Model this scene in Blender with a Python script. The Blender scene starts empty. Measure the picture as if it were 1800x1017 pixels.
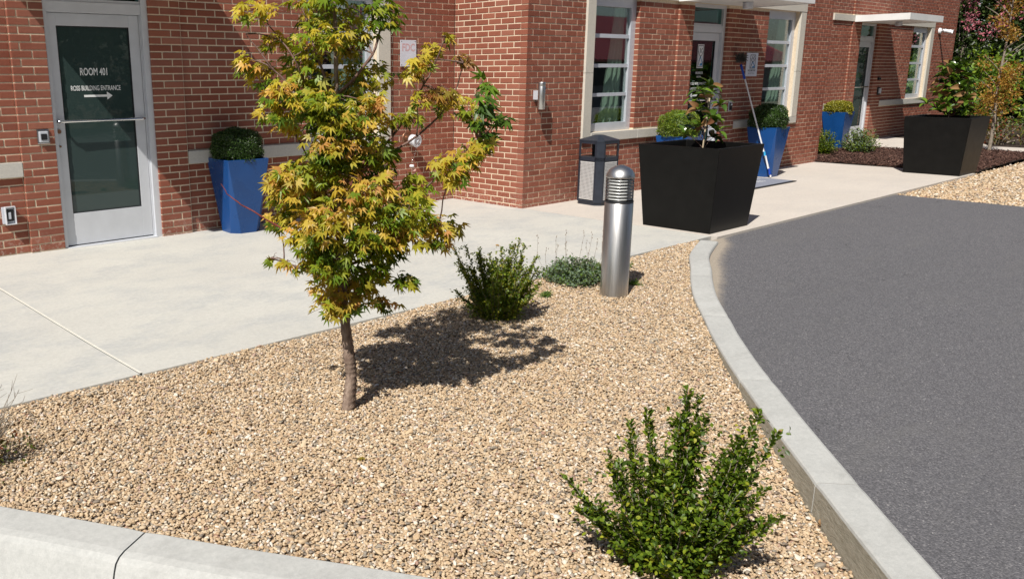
import bpy, bmesh, math, random
import numpy as np
from math import sin, cos, pi, radians
from mathutils import Vector, Matrix

random.seed(11)
rng = np.random.default_rng(11)
scene = bpy.context.scene
COL = scene.collection

# ------------------------------------------------------------------ camera
YAW, PITCH, ROLL = 0.707205, 0.240168, -0.006698
F_PX, CX, CY, CAM_H = 1499.69, 678.749, 496.007, 1.61821
fw = Vector((sin(YAW) * cos(PITCH), cos(YAW) * cos(PITCH), -sin(PITCH)))
r0 = Vector((cos(YAW), -sin(YAW), 0))
u0 = r0.cross(fw)
rt = r0 * cos(ROLL) + u0 * sin(ROLL)
up = -r0 * sin(ROLL) + u0 * cos(ROLL)
cam_data = bpy.data.cameras.new('camera')
cam = bpy.data.objects.new('camera', cam_data)
COL.objects.link(cam)
cam.matrix_world = Matrix(((rt.x, up.x, -fw.x, 0), (rt.y, up.y, -fw.y, 0), (rt.z, up.z, -fw.z, CAM_H), (0, 0, 0, 1)))
cam_data.sensor_width = 36
cam_data.lens = F_PX * 36 / 1800
cam_data.shift_x = (900 - CX) / 1800
cam_data.shift_y = -(508.5 - CY) / 1800
cam_data.clip_start = 0.05
cam_data.clip_end = 2000
scene.camera = cam

# ------------------------------------------------------------------ sky, sun, exposure
SUN = Vector((0.76, 0.33, -1.0)).normalized()
world = bpy.data.worlds.new('World')
scene.world = world
world.use_nodes = True
wn = world.node_tree
wn.nodes.clear()
sky = wn.nodes.new('ShaderNodeTexSky')
sky.sky_type = 'NISHITA'
sky.sun_disc = False
sky.sun_elevation = math.asin(-SUN.z)
sky.sun_rotation = math.atan2(-SUN.x, -SUN.y)
sky.air_density = 1.0
sky.dust_density = 1.2
sky.ozone_density = 1.0
bg = wn.nodes.new('ShaderNodeBackground')
bg.inputs['Strength'].default_value = 0.056
wo = wn.nodes.new('ShaderNodeOutputWorld')
wn.links.new(sky.outputs[0], bg.inputs[0])
wn.links.new(bg.outputs[0], wo.inputs[0])
sun_data = bpy.data.lights.new('sun', 'SUN')
sun_data.energy = 4.9
sun_data.angle = radians(0.53)
sun_data.color = (1.0, 0.955, 0.88)
sun = bpy.data.objects.new('sun', sun_data)
sun.rotation_euler = SUN.to_track_quat('-Z', 'Y').to_euler()
COL.objects.link(sun)
scene.view_settings.view_transform = 'Standard'
scene.view_settings.look = 'None'
scene.view_settings.exposure = 0.20
scene.view_settings.gamma = 1.0
scene.view_settings.use_curve_mapping = False
scene.cycles.max_bounces = 8
scene.cycles.transparent_max_bounces = 12
scene.cycles.caustics_reflective = False
scene.cycles.caustics_refractive = False


# ------------------------------------------------------------------ materials
class NT:
    def __init__(self, name):
        self.m = bpy.data.materials.new(name)
        self.m.use_nodes = True
        self.t = self.m.node_tree
        self.t.nodes.clear()
        self.out = self.n('ShaderNodeOutputMaterial')

    def n(self, kind, **kw):
        nd = self.t.nodes.new(kind)
        for k, v in kw.items():
            if k in nd.inputs:
                nd.inputs[k].default_value = v
            else:
                setattr(nd, k, v)
        return nd

    def l(self, a, b):
        self.t.links.new(a, b)

    def pos(self):
        return self.n('ShaderNodeNewGeometry').outputs['Position']

    def noise(self, scale, detail=3, rough=0.55, vec=None, stretch=None):
        nd = self.n('ShaderNodeTexNoise', Scale=scale, Detail=detail, Roughness=rough)
        v = vec or self.pos()
        if stretch:
            mp = self.n('ShaderNodeMapping')
            mp.inputs['Scale'].default_value = stretch
            self.l(v, mp.inputs[0])
            v = mp.outputs[0]
        self.l(v, nd.inputs['Vector'])
        return nd.outputs['Fac']

    def ramp(self, fac, stops, interp='LINEAR'):
        nd = self.n('ShaderNodeValToRGB')
        cr = nd.color_ramp
        cr.interpolation = interp
        while len(cr.elements) < len(stops):
            cr.elements.new(0.5)
        for e, (p, c) in zip(cr.elements, stops):
            e.position = p
            e.color = (c[0], c[1], c[2], 1)
        self.l(fac, nd.inputs[0])
        return nd.outputs[0]

    def mix(self, fac, a, b, mode='MIX'):
        nd = self.n('ShaderNodeMix', data_type='RGBA', blend_type=mode)
        for s, v in ((nd.inputs[0], fac), (nd.inputs[6], a), (nd.inputs[7], b)):
            if isinstance(v, (int, float)):
                s.default_value = v
            elif isinstance(v, tuple):
                s.default_value = (v[0], v[1], v[2], 1)
            else:
                self.l(v, s)
        return nd.outputs[2]

    def math(self, op, a, b=0.0, clamp=False):
        nd = self.n('ShaderNodeMath', operation=op, use_clamp=clamp)
        for s, v in ((nd.inputs[0], a), (nd.inputs[1], b)):
            if isinstance(v, (int, float)):
                s.default_value = v
            else:
                self.l(v, s)
        return nd.outputs[0]

    def bump(self, h, dist=0.002, strength=1.0, normal=None):
        nd = self.n('ShaderNodeBump', Strength=strength, Distance=dist)
        self.l(h, nd.inputs['Height'])
        if normal:
            self.l(normal, nd.inputs['Normal'])
        return nd.outputs[0]

    def bsdf(self, color, rough=0.8, metal=0.0, normal=None, spec=0.5, **kw):
        nd = self.n('ShaderNodeBsdfPrincipled')
        for k, v in (('Base Color', color), ('Roughness', rough), ('Metallic', metal), ('Specular IOR Level', spec)):
            if isinstance(v, tuple):
                nd.inputs[k].default_value = (v[0], v[1], v[2], 1)
            elif isinstance(v, (int, float)):
                nd.inputs[k].default_value = v
            else:
                self.l(v, nd.inputs[k])
        for k, v in kw.items():
            nd.inputs[k.replace('_', ' ')].default_value = v
        if normal:
            self.l(normal, nd.inputs['Normal'])
        return nd.outputs[0]

    def done(self, sh):
        self.l(sh, self.out.inputs[0])
        return self.m

    def rnd(self):
        """a per-piece random value: object random plus the mesh attribute bc"""
        a = self.n('ShaderNodeAttribute', attribute_name='bc').outputs['Fac']
        o = self.n('ShaderNodeObjectInfo').outputs['Random']
        s = self.math('ADD', a, o)
        return self.math('FRACT', s)


def plain(name, color, rough=0.6, metal=0.0, var=0.12, scale=18, bump=0.0, spec=0.5, **kw):
    t = NT(name)
    f = t.noise(scale, 4)
    d = tuple(c * (1 - var) for c in color)
    l_ = tuple(min(1, c * (1 + var)) for c in color)
    c = t.ramp(f, [(0.3, d), (0.7, l_)])
    nrm = t.bump(t.noise(scale * 12, 3), 0.001, bump) if bump else None
    rr = t.math('ADD', t.math('MULTIPLY', f, 0.12), rough - 0.06)
    return t.done(t.bsdf(c, rr, metal, nrm, spec, **kw))


def brick_mat():
    t = NT('brick')
    r = t.rnd()
    base = t.ramp(r, [(0.0, (.215, .066, .040)), (0.25, (.285, .095, .058)), (0.5, (.255, .080, .048)),
                      (0.72, (.32, .115, .072)), (0.9, (.23, .076, .050)), (1.0, (.35, .138, .090))])
    n1 = t.noise(55, 4, 0.7)
    c = t.mix(t.math('MULTIPLY', n1, 0.45), base, t.mix(0.5, base, (.16, .055, .042)))
    n2 = t.noise(260, 2, 0.6)
    sp = t.math('GREATER_THAN', n2, 0.70)
    c = t.mix(t.math('MULTIPLY', sp, 0.45), c, (.50, .30, .24))
    dk = t.noise(0.8, 4, 0.6, stretch=(1, 1, .5))
    c = t.mix(t.math('MULTIPLY', t.math('SUBTRACT', dk, 0.5, True), 1.6, True), c, (.15, .055, .038))
    n3 = t.noise(1.6, 3)
    c = t.mix(t.math('MULTIPLY', t.math('SUBTRACT', n3, 0.45, True), 0.6), c, (.42, .22, .17))
    # efflorescence and splash dirt on the lowest courses
    z = t.n('ShaderNodeSeparateXYZ')
    t.l(t.pos(), z.inputs[0])
    low = t.math('MULTIPLY', t.math('SUBTRACT', 0.26, z.outputs[2], True), 4.5, True)
    eff = t.math('MULTIPLY', low, t.math('GREATER_THAN', t.noise(38, 5, 0.75), 0.56))
    c = t.mix(t.math('MULTIPLY', eff, 0.6), c, (.55, .46, .40))
    nb = t.bump(t.noise(140, 4, 0.7), 0.0022, 0.9)
    nb = t.bump(t.noise(30, 2), 0.003, 0.5, nb)
    return t.done(t.bsdf(c, 0.88, 0, nb, 0.25))


def mortar_mat():
    t = NT('mortar')
    n = t.noise(30, 5, 0.7)
    c = t.ramp(n, [(0.3, (.60, .49, .36)), (0.7, (.78, .66, .50))])
    nb = t.bump(t.noise(300, 3), 0.002, 0.8)
    return t.done(t.bsdf(c, 0.95, 0, nb, 0.1))


def concrete_mat(name, a, b, stain=(.33, .34, .35), amt=0.5, broom=True):
    t = NT(name)
    n = t.noise(0.9, 5, 0.6)
    c = t.ramp(n, [(0.3, a), (0.7, b)])
    s = t.noise(1.7, 7, 0.72, stretch=(1, 1.6, 1))
    smask = t.math('MULTIPLY', t.math('SUBTRACT', s, 0.46, True), 7, True)
    g = t.noise(90, 4, 0.8)
    g2 = t.noise(26, 5, 0.85, stretch=(0.45, 1.3, 1))
    smask = t.math('MULTIPLY', smask, t.math('MULTIPLY', t.math('SUBTRACT', g2, 0.36, True), 6.0, True))
    smask = t.math('MULTIPLY', smask, t.math('MULTIPLY', g, 1.7, True))
    c = t.mix(t.math('MULTIPLY', smask, amt), c, stain)
    pit = t.math('GREATER_THAN', t.noise(220, 2, 0.5), 0.73)
    c = t.mix(t.math('MULTIPLY', pit, 0.35), c, (.22, .21, .20))
    md = t.noise(45, 4, 0.75)
    c = t.mix(0.22, c, t.ramp(md, [(0.3, (.25, .25, .245)), (0.7, (.85, .83, .79))]))
    fine = t.noise(400, 3, 0.8)
    c = t.mix(0.3, c, t.ramp(fine, [(0.25, (.25, .25, .24)), (0.75, (.80, .78, .74))]))
    nb = t.bump(t.noise(330, 4, 0.8), 0.0015, 0.6)
    if broom:
        nb = t.bump(t.noise(60, 3, 0.7, stretch=(0.15, 3.5, 1)), 0.0015, 0.5, nb)
    return t.done(t.bsdf(c, 0.85, 0, nb, 0.3))


def form_side_mat():
    t = NT('kerb_form_side')
    n = t.noise(16, 6, 0.75, stretch=(1, 1, 5))
    c = t.ramp(n, [(0.3, (.33, .305, .24)), (0.55, (.50, .47, .385)), (0.75, (.60, .57, .50))])
    nb = t.bump(n, 0.012, 1.0)
    nb = t.bump(t.noise(120, 4, 0.8), 0.003, 0.9, nb)
    return t.done(t.bsdf(c, 0.9, 0, nb, 0.2))


def asphalt_mat():
    t = NT('asphalt')
    v = t.n('ShaderNodeTexVoronoi', Scale=165.0)
    t.l(t.pos(), v.inputs['Vector'])
    c = t.ramp(v.outputs['Color'], [(0.0, (.060, .058, .062)), (0.45, (.108, .106, .115)), (0.75, (.168, .164, .173)), (0.93, (.26, .25, .255)), (1.0, (.50, .48, .46))])
    big = t.noise(0.7, 5, 0.65)
    c = t.mix(t.math('MULTIPLY', big, 0.30), c, (.135, .131, .134))
    st = t.noise(2.2, 6, 0.7, stretch=(0.35, 1.5, 1))
    c = t.mix(t.math('MULTIPLY', t.math('SUBTRACT', st, 0.55, True), 2.0, True), c, (.16, .155, .15))
    # wheel-polished lanes, hairline cracks and pale grit washed up along the kerb
    ln = t.noise(0.35, 3, 0.5, stretch=(0.25, 1.2, 1))
    c = t.mix(t.math('MULTIPLY', t.math('SUBTRACT', ln, 0.5, True), 1.6, True), c, (.095, .093, .099))
    ck = t.noise(0.55, 6, 0.62)
    band = t.math('LESS_THAN', t.math('ABSOLUTE', t.math('SUBTRACT', ck, 0.5)), 0.0011)
    c = t.mix(t.math('MULTIPLY', t.math('MULTIPLY', band, 0.7), t.math('GREATER_THAN', t.noise(1.3, 2), 0.60)), c, (.045, .044, .046))
    du = t.n('ShaderNodeAttribute', attribute_name='dust').outputs['Fac']
    dn = t.math('MULTIPLY', t.math('ADD', du, t.math('MULTIPLY', t.math('SUBTRACT', t.noise(14, 6, 0.8), 0.5), 1.1)), du)
    dn = t.math('MULTIPLY', t.math('SUBTRACT', dn, 0.12, True), 2.6, True)
    c = t.mix(dn, c, t.ramp(t.noise(180, 3, 0.8), [(0.35, (.26, .22, .175)), (0.65, (.46, .40, .325))]))
    h = t.math('SUBTRACT', 1.0, v.outputs['Distance'])
    nb = t.bump(h, 0.004, 0.8)
    return t.done(t.bsdf(c, 0.82, 0, nb, 0.35))


_PEB = [(0.0, (.16, .12, .09)), (0.05, (.24, .22, .185)), (0.11, (.38, .33, .25)), (0.18, (.48, .33, .19)), (0.29, (.60, .455, .285)), (0.41, (.53, .38, .225)),
       (0.52, (.69, .56, .38)), (0.62, (.48, .335, .205)), (0.71, (.67, .53, .36)), (0.80, (.40, .28, .17)), (0.87, (.74, .645, .50)), (0.94, (.78, .72, .62)), (1.0, (.30, .15, .10))]


PEB = [(p, (q[0] * .985, q[1] * .985, q[2] * 1.0)) for p, q in _PEB]


def pebble_mat():
    t = NT('pebble')
    r = t.n('ShaderNodeObjectInfo').outputs['Random']
    c = t.ramp(r, PEB)
    n = t.noise(150, 4, 0.7)
    c = t.mix(t.math('MULTIPLY', n, 0.5), c, t.mix(0.6, c, (.30, .20, .12)))
    nb = t.bump(t.noise(300, 3), 0.001, 0.5)
    return t.done(t.bsdf(c, 0.62, 0, nb, 0.35))


def gravel_base_mat(k=1.0, sc=75.0):
    t = NT('gravel_bed')
    v = t.n('ShaderNodeTexVoronoi', Scale=sc)
    t.l(t.pos(), v.inputs['Vector'])
    c = t.ramp(v.outputs['Color'], [(p, tuple(x * k for x in q)) for p, q in PEB[:12]] + [(1.0, (.34 * k, .18 * k, .12 * k))])
    h = t.math('SUBTRACT', 1.0, v.outputs['Distance'])
    nb = t.bump(h, 0.012, 1.0)
    return t.done(t.bsdf(c, 0.8, 0, nb, 0.3))


def mulch_mat():
    t = NT('mulch')
    r = t.n('ShaderNodeObjectInfo').outputs['Random']
    c = t.ramp(r, [(0, (.035, .018, .014)), (0.5, (.075, .036, .027)), (0.85, (.12, .06, .045)), (1, (.2, .12, .09))])
    return t.done(t.bsdf(c, 0.85, 0, t.bump(t.noise(90, 4), 0.002, 0.6), 0.3))


def leaf_mat(name, stops, rough=0.42, trans=0.35, spec=0.5, tcol=None):
    t = NT(name)
    r = t.rnd()
    c = t.ramp(r, stops)
    n = t.noise(60, 3)
    c = t.mix(t.math('MULTIPLY', n, 0.35), c, t.mix(1.0, c, (.55, .6, .5), 'MULTIPLY'))
    p = t.bsdf(c, rough, 0, None, spec)
    tr = t.n('ShaderNodeBsdfTranslucent')
    tc = t.mix(1.0, c, tcol or (1.5, 1.35, .5), 'MULTIPLY')
    t.l(tc, tr.inputs[0])
    mx = t.n('ShaderNodeMixShader')
    mx.inputs[0].default_value = trans
    t.l(p, mx.inputs[1])
    t.l(tr.outputs[0], mx.inputs[2])
    return t.done(mx.outputs[0])


def bark_mat(name, a, b, sc=40):
    t = NT(name)
    n = t.noise(sc, 6, 0.7, stretch=(1, 1, 0.3))
    c = t.ramp(n, [(0.3, a), (0.65, b)])
    return t.done(t.bsdf(c, 0.85, 0, t.bump(n, 0.006, 0.9), 0.25))


def glass_mat(name, tint, refl=0.12, painted_refl=None):
    t = NT(name)
    g = t.n('ShaderNodeBsdfGlossy', Roughness=0.012)
    g.inputs[0].default_value = (.95, .97, 1, 1)
    nb = t.bump(t.noise(2.2, 1), 0.004, 0.05)
    t.l(nb, g.inputs['Normal'])
    tr = t.n('ShaderNodeBsdfTransparent')
    tr.inputs[0].default_value = (tint[0], tint[1], tint[2], 1)
    ge = t.n('ShaderNodeNewGeometry')
    dt = t.n('ShaderNodeVectorMath', operation='DOT_PRODUCT')
    t.l(ge.outputs['Incoming'], dt.inputs[0])
    t.l(ge.outputs['Normal'], dt.inputs[1])
    cs = t.math('SUBTRACT', 1.0, t.math('ABSOLUTE', dt.outputs['Value']), True)
    fac = t.math('ADD', t.math('MULTIPLY', t.math('POWER', cs, 5.0), 0.9), refl, True)
    if painted_refl:  # matte teal replaces the clear pane, painting in the lit ground's reflection
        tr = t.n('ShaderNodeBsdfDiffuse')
        tr.inputs[0].default_value = (painted_refl[0], painted_refl[1], painted_refl[2], 1)
    mx = t.n('ShaderNodeMixShader')
    t.l(fac, mx.inputs[0])
    t.l(tr.outputs[0], mx.inputs[1])
    t.l(g.outputs[0], mx.inputs[2])
    return t.done(mx.outputs[0])


def steel_mat():
    t = NT('brushed_steel')
    n = t.noise(260, 3, 0.7, stretch=(1, 1, 0.02))
    c = t.ramp(n, [(0.3, (.50, .49, .48)), (0.7, (.66, .65, .63))])
    r = t.math('ADD', t.math('MULTIPLY', n, 0.14), 0.31)
    nd = t.bsdf(c, r, 1.0, t.bump(n, 0.0004, 0.35), 0.5)
    return t.done(nd)


M = {}
M['brick'] = brick_mat()
M['mortar'] = mortar_mat()
M['walk_grey'] = concrete_mat('grey_concrete', (.46, .45, .40), (.565, .555, .49), (.25, .28, .305), 0.62)
M['walk_beige'] = concrete_mat('beige_concrete', (.55, .465, .385), (.64, .55, .46), (.42, .37, .33), 0.45)
M['kerb'] = concrete_mat('kerb_concrete', (.35, .36, .345), (.46, .47, .45), (.27, .275, .26), 0.85, broom=False)
M['kerb_side'] = form_side_mat()
M['asphalt'] = asphalt_mat()
M['pebble'] = pebble_mat()
M['gravel_bed'] = gravel_base_mat(0.62)
M['gravel_far'] = gravel_base_mat(0.85, 48.0)
M['mulch'] = mulch_mat()
M['stone'] = concrete_mat('cast_stone', (.60, .54, .43), (.68, .62, .50), (.42, .40, .36), 0.3, broom=False)
M['stone_grey'] = concrete_mat('cast_stone_grey', (.50, .47, .40), (.58, .54, .47), (.38, .37, .35), 0.4, broom=False)
M['canopy'] = plain('canopy_metal', (.76, .76, .75), 0.5, 0, 0.05, 4, 0.1)
M['alu'] = plain('aluminium_frame', (.58, .61, .67), 0.38, 0.25, 0.05, 6, 0.05)
M['alu_door'] = plain('aluminium_door', (.62, .64, .68), 0.42, 0.2, 0.05, 6, 0.05)
M['chrome'] = plain('polished_metal', (.70, .70, .70), 0.16, 1.0, 0.05, 20)
M['steel'] = steel_mat()
M['louvre'] = plain('louvre_metal', (.80, .80, .79), 0.35, 0.5, 0.04, 20)
M['black_planter'] = plain('black_fibreglass', (.0045, .0044, .0042), 0.44, 0, 0.3, 9, 0.10, 0.20)
M['blue_planter'] = plain('blue_fibreglass', (.008, .060, .215), 0.28, 0, 0.10, 5, 0.05, 0.45)
M['soil'] = plain('potting_soil', (.035, .022, .015), 0.95, 0, 0.4, 40, 1.0)
M['dark'] = plain('dark_plastic', (.012, .013, .016), 0.45, 0, 0.2, 20)
M['bin_metal'] = plain('bin_powder_coat', (.022, .028, .042), 0.42, 0.1, 0.15, 20, 0.2)
M['bin_panel'] = plain('bin_panel', (.56, .56, .56), 0.5, 0.15, 0.06, 20)
M['white'] = plain('white_paint', (.78, .78, .80), 0.45, 0, 0.04, 9)
M['lettering'] = plain('white_lettering', (.80, .82, .82), 0.5, 0, 0.03, 9)
M['red_print'] = plain('faded_red_print', (.62, .42, .44), 0.6, 0, 0.06, 40)
M['black_print'] = plain('black_print', (.03, .035, .05), 0.6, 0, 0.1, 9)
M['blue_print'] = plain('blue_print', (.05, .24, .50), 0.6, 0, 0.1, 9)
M['sign_face'] = plain('sign_face', (.66, .68, .76), 0.4, 0, 0.04, 6)
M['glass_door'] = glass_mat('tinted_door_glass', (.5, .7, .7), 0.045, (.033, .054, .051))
M['glass_hotel'] = glass_mat('dark_door_glass', (.52, .78, .74), 0.06)
M['glass_win'] = glass_mat('window_glass', (.78, .86, .82), 0.18)
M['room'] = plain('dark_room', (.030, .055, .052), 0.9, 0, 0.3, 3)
M['curtain'] = plain('curtain_cloth', (.74, .80, .72), 0.9, 0, 0.08, 12, 0.3)
M['rubber'] = plain('black_rubber', (.015, .015, .017), 0.7, 0, 0.2, 30, 0.5)
M['mat_grey'] = plain('grey_mat_pile', (.22, .235, .29), 0.95, 0, 0.25, 120, 1.0)
M['sealant'] = plain('joint_sealant', (.66, .64, .57), 0.8, 0, 0.08, 30, 0.5)
M['joint_dark'] = plain('dark_joint_fill', (.10, .09, .08), 0.95, 0, 0.3, 30)  # dark fill of the joint between slabs
M['earth'] = plain('earth', (.09, .07, .045), 0.95, 0, 0.3, 0.6)
M['pole_blue'] = plain('blue_grip', (.01, .06, .42), 0.4, 0, 0.1, 9)
M['pole_light'] = plain('light_blue_band', (.05, .42, .75), 0.4, 0, 0.1, 9)
M['mop'] = plain('grey_microfibre', (.10, .095, .085), 0.95, 0, 0.4, 60, 1.0)
M['brass'] = plain('brass', (.30, .16, .10), 0.4, 0.8, 0.2, 20)
M['pink_cap'] = plain('faded_pink_plastic', (.72, .42, .36), 0.6, 0, 0.1, 30)
M['clear'] = plain('clear_plastic', (.62, .63, .67), 0.2, 0.0, 0.10, 30)
M['red_roof'] = plain('red_metal_roof', (.42, .085, .085), 0.4, 0.2, 0.12, 1.2)
M['far_wall'] = plain('painted_wall', (.30, .29, .27), 0.9, 0, 0.08, 1)
M['trunk'] = bark_mat('maple_bark', (.10, .06, .045), (.38, .29, .23))
M['twig'] = bark_mat('reddish_twig', (.10, .05, .04), (.26, .17, .14), 60)
M['grey_twig'] = bark_mat('grey_twig', (.14, .11, .085), (.34, .29, .23), 60)
M['red_twig'] = bark_mat('red_twig', (.16, .03, .03), (.28, .08, .06), 60)
M['stake'] = bark_mat('bamboo_stake', (.42, .33, .22), (.60, .50, .36), 20)
M['leafY'] = leaf_mat('maple_leaf_yellow', [(0, (.52, .44, .045)), (0.35, (.66, .50, .06)), (0.6, (.40, .40, .04)), (0.85, (.72, .46, .09)), (1, (.62, .34, .09))])
M['leafM'] = leaf_mat('maple_leaf_mixed', [(0, (.34, .38, .03)), (0.3, (.17, .27, .02)), (0.55, (.58, .46, .05)), (0.8, (.28, .35, .025)), (1, (.62, .40, .08))])
M['leafG'] = leaf_mat('maple_leaf_green', [(0, (.09, .17, .015)), (0.5, (.15, .24, .02)), (0.85, (.26, .32, .025)), (1, (.50, .42, .04))])
M['leafO'] = leaf_mat('maple_leaf_orange', [(0, (.62, .42, .07)), (0.3, (.60, .45, .06)), (0.6, (.36, .36, .035)), (0.85, (.66, .40, .11)), (1, (.56, .28, .10))])
M['leafR'] = leaf_mat('maple_leaf_bronze', [(0, (.30, .15, .05)), (0.4, (.28, .24, .03)), (0.75, (.40, .24, .05)), (1, (.36, .14, .06))])
M['leafg'] = leaf_mat('maple_leaf_fresh', [(0, (.05, .11, .015)), (0.6, (.09, .17, .02)), (1, (.20, .33, .03))])
M['box'] = leaf_mat('boxwood_leaf', [(0, (.045, .085, .010)), (0.4, (.085, .15, .014)), (0.75, (.16, .24, .020)), (0.93, (.28, .35, .030)), (1, (.50, .48, .05))], 0.40, 0.38, 0.4)
M['box_light'] = leaf_mat('boxwood_leaf_light', [(0, (.10, .16, .016)), (0.5, (.17, .25, .022)), (1, (.28, .35, .035))], 0.42, 0.3)
M['box_yellow'] = leaf_mat('boxwood_leaf_yellowed', [(0, (.20, .21, .02)), (0.5, (.32, .31, .03)), (1, (.44, .38, .06))], 0.4, 0.3)
M['box_dark'] = leaf_mat('boxwood_leaf_dark', [(0, (.018, .045, .008)), (0.6, (.035, .075, .011)), (1, (.07, .14, .02))], 0.38, 0.2)
M['grey_leaf'] = leaf_mat('grey_green_leaf', [(0, (.12, .17, .12)), (0.5, (.18, .24, .17)), (1, (.16, .22, .06))], 0.7, 0.2, 0.2)
M['weed'] = leaf_mat('weed_leaf', [(0, (.08, .17, .02)), (1, (.16, .27, .03))], 0.5, 0.35)
M['mag'] = leaf_mat('magnolia_leaf', [(0, (.045, .09, .012)), (0.6, (.085, .16, .016)), (1, (.17, .27, .025))], 0.26, 0.12, 0.6)
M['mag_brown'] = leaf_mat('magnolia_leaf_underside', [(0, (.15, .06, .025)), (0.6, (.28, .15, .06)), (1, (.36, .22, .10))], 0.7, 0.15, 0.3)
M['dry_leaf'] = leaf_mat('dry_leaf', [(0, (.34, .20, .10)), (1, (.42, .26, .14))], 0.8, 0.15, 0.2)
M['orange'] = leaf_mat('orange_autumn_leaf', [(0, (.34, .15, .03)), (0.4, (.44, .25, .04)), (0.7, (.26, .14, .03)), (1, (.40, .33, .05))], 0.5, 0.35)
M['far_green'] = leaf_mat('shrub_leaf_bright', [(0, (.09, .17, .015)), (0.5, (.17, .28, .022)), (1, (.28, .40, .04))], 0.45, 0.3)
M['far_dark'] = leaf_mat('crape_myrtle_leaf', [(0, (.016, .030, .008)), (0.5, (.030, .052, .011)), (1, (.060, .095, .018))], 0.7, 0.12, 0.15)
M['pink'] = leaf_mat('pink_blossom', [(0, (.50, .12, .18)), (0.5, (.62, .20, .26)), (1, (.72, .32, .36))], 0.8, 0.3, 0.1, (1.2, 1.0, 1.0))
M['low_red'] = leaf_mat('nandina_leaf', [(0, (.05, .09, .015)), (0.4, (.11, .13, .02)), (0.75, (.20, .10, .03)), (1, (.35, .06, .04))], 0.45, 0.25)


# ------------------------------------------------------------------ mesh helpers
class MB:
    """collects faces of several shapes into one mesh"""
    def __init__(self):
        self.v, self.f, self.s = [], [], []

    def add(self, v, f, smooth=False):
        o = len(self.v)
        self.v += [tuple(p) for p in v]
        self.f += [tuple(i + o for i in q) for q in f]
        self.s += [smooth] * len(f)
        return self

    def box(self, x0, x1, y0, y1, z0, z1):
        v = [(x0, y0, z0), (x1, y0, z0), (x1, y1, z0), (x0, y1, z0), (x0, y0, z1), (x1, y0, z1), (x1, y1, z1), (x0, y1, z1)]
        return self.add(v, [(0, 3, 2, 1), (4, 5, 6, 7), (0, 1, 5, 4), (1, 2, 6, 5), (2, 3, 7, 6), (3, 0, 4, 7)])

    def bbox(self, x0, x1, y0, y1, z0, z1, b=0.004):
        """box with chamfered edges"""
        bm = bmesh.new()
        bmesh.ops.create_cube(bm, size=1)
        for v in bm.verts:
            v.co = Vector((x0 + (v.co.x + .5) * (x1 - x0), y0 + (v.co.y + .5) * (y1 - y0), z0 + (v.co.z + .5) * (z1 - z0)))
        bmesh.ops.bevel(bm, geom=bm.edges[:], offset=b, segments=2, affect='EDGES', profile=0.6)
        self.addbm(bm)
        return self

    def addbm(self, bm, smooth=False):
        bm.verts.index_update()
        self.add([v.co[:] for v in bm.verts], [[v.index for v in f.verts] for f in bm.faces], smooth)
        bm.free()

    def tube(self, pts, rad, n=8, caps=True, smooth=True):
        pts = [Vector(p) for p in pts]
        if not hasattr(rad, '__len__'):
            rad = [rad] * len(pts)
        vs, fs = [], []
        ref = None
        for i, p in enumerate(pts):
            d = (pts[min(i + 1, len(pts) - 1)] - pts[max(i - 1, 0)])
            d = d.normalized() if d.length > 1e-9 else Vector((0, 0, 1))
            if ref is None:
                ref = Vector((1, 0, 0)) if abs(d.x) < 0.8 else Vector((0, 1, 0))
            a = d.cross(ref).normalized()
            b = d.cross(a).normalized()
            ref = b.cross(d) if b.cross(d).length > 0.1 else ref
            ref = a.cross(d) * -1 if False else ref
            for k in range(n):
                t = 2 * pi * k / n
                vs.append(p + (a * cos(t) + b * sin(t)) * rad[i])
        for i in range(len(pts) - 1):
            for k in range(n):
                k2 = (k + 1) % n
                fs.append((i * n + k, i * n + k2, (i + 1) * n + k2, (i + 1) * n + k))
        self.add(vs, fs, smooth)
        if caps:
            self.add(vs[:n], [tuple(range(n))])
            self.add(vs[-n:], [tuple(range(n - 1, -1, -1))])
        return self

    def lathe(self, prof, c=(0, 0, 0), n=32, smooth=True):
        vs, fs = [], []
        for r, z in prof:
            for k in range(n):
                t = 2 * pi * k / n
                vs.append((c[0] + r * cos(t), c[1] + r * sin(t), c[2] + z))
        for i in range(len(prof) - 1):
            for k in range(n):
                k2 = (k + 1) % n
                fs.append((i * n + k, i * n + k2, (i + 1) * n + k2, (i + 1) * n + k))
        return self.add(vs, fs, smooth)

    def build(self, name, mat, parent=None, bc=None):
        me = bpy.data.meshes.new(name)
        me.from_pydata(self.v, [], self.f)
        me.polygons.foreach_set('use_smooth', self.s)
        if bc is not None:
            a = me.attributes.new('bc', 'FLOAT', 'POINT')
            a.data.foreach_set('value', np.asarray(bc, 'f'))
        me.materials.append(mat)
        me.update()
        return link(name, me, parent)


def link(name, me, parent=None):
    o = bpy.data.objects.new(name, me)
    COL.objects.link(o)
    if parent:
        o.parent = parent
    return o


def tag(o, label=None, cat=None, group=None, kind=None):
    for k, v in (('label', label), ('category', cat), ('group', group), ('kind', kind)):
        if v:
            o[k] = v
    return o


def empty(name, loc=(0, 0, 0), rz=0):
    o = bpy.data.objects.new(name, None)
    o.location = loc
    o.rotation_euler = (0, 0, rz)
    o.empty_display_size = 0.1
    COL.objects.link(o)
    return o


def copy_tree(o, parent=None):
    c = o.copy()
    COL.objects.link(c)
    if parent:
        c.parent = parent
    for ch in list(o.children):
        copy_tree(ch, c)
    return c


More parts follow.
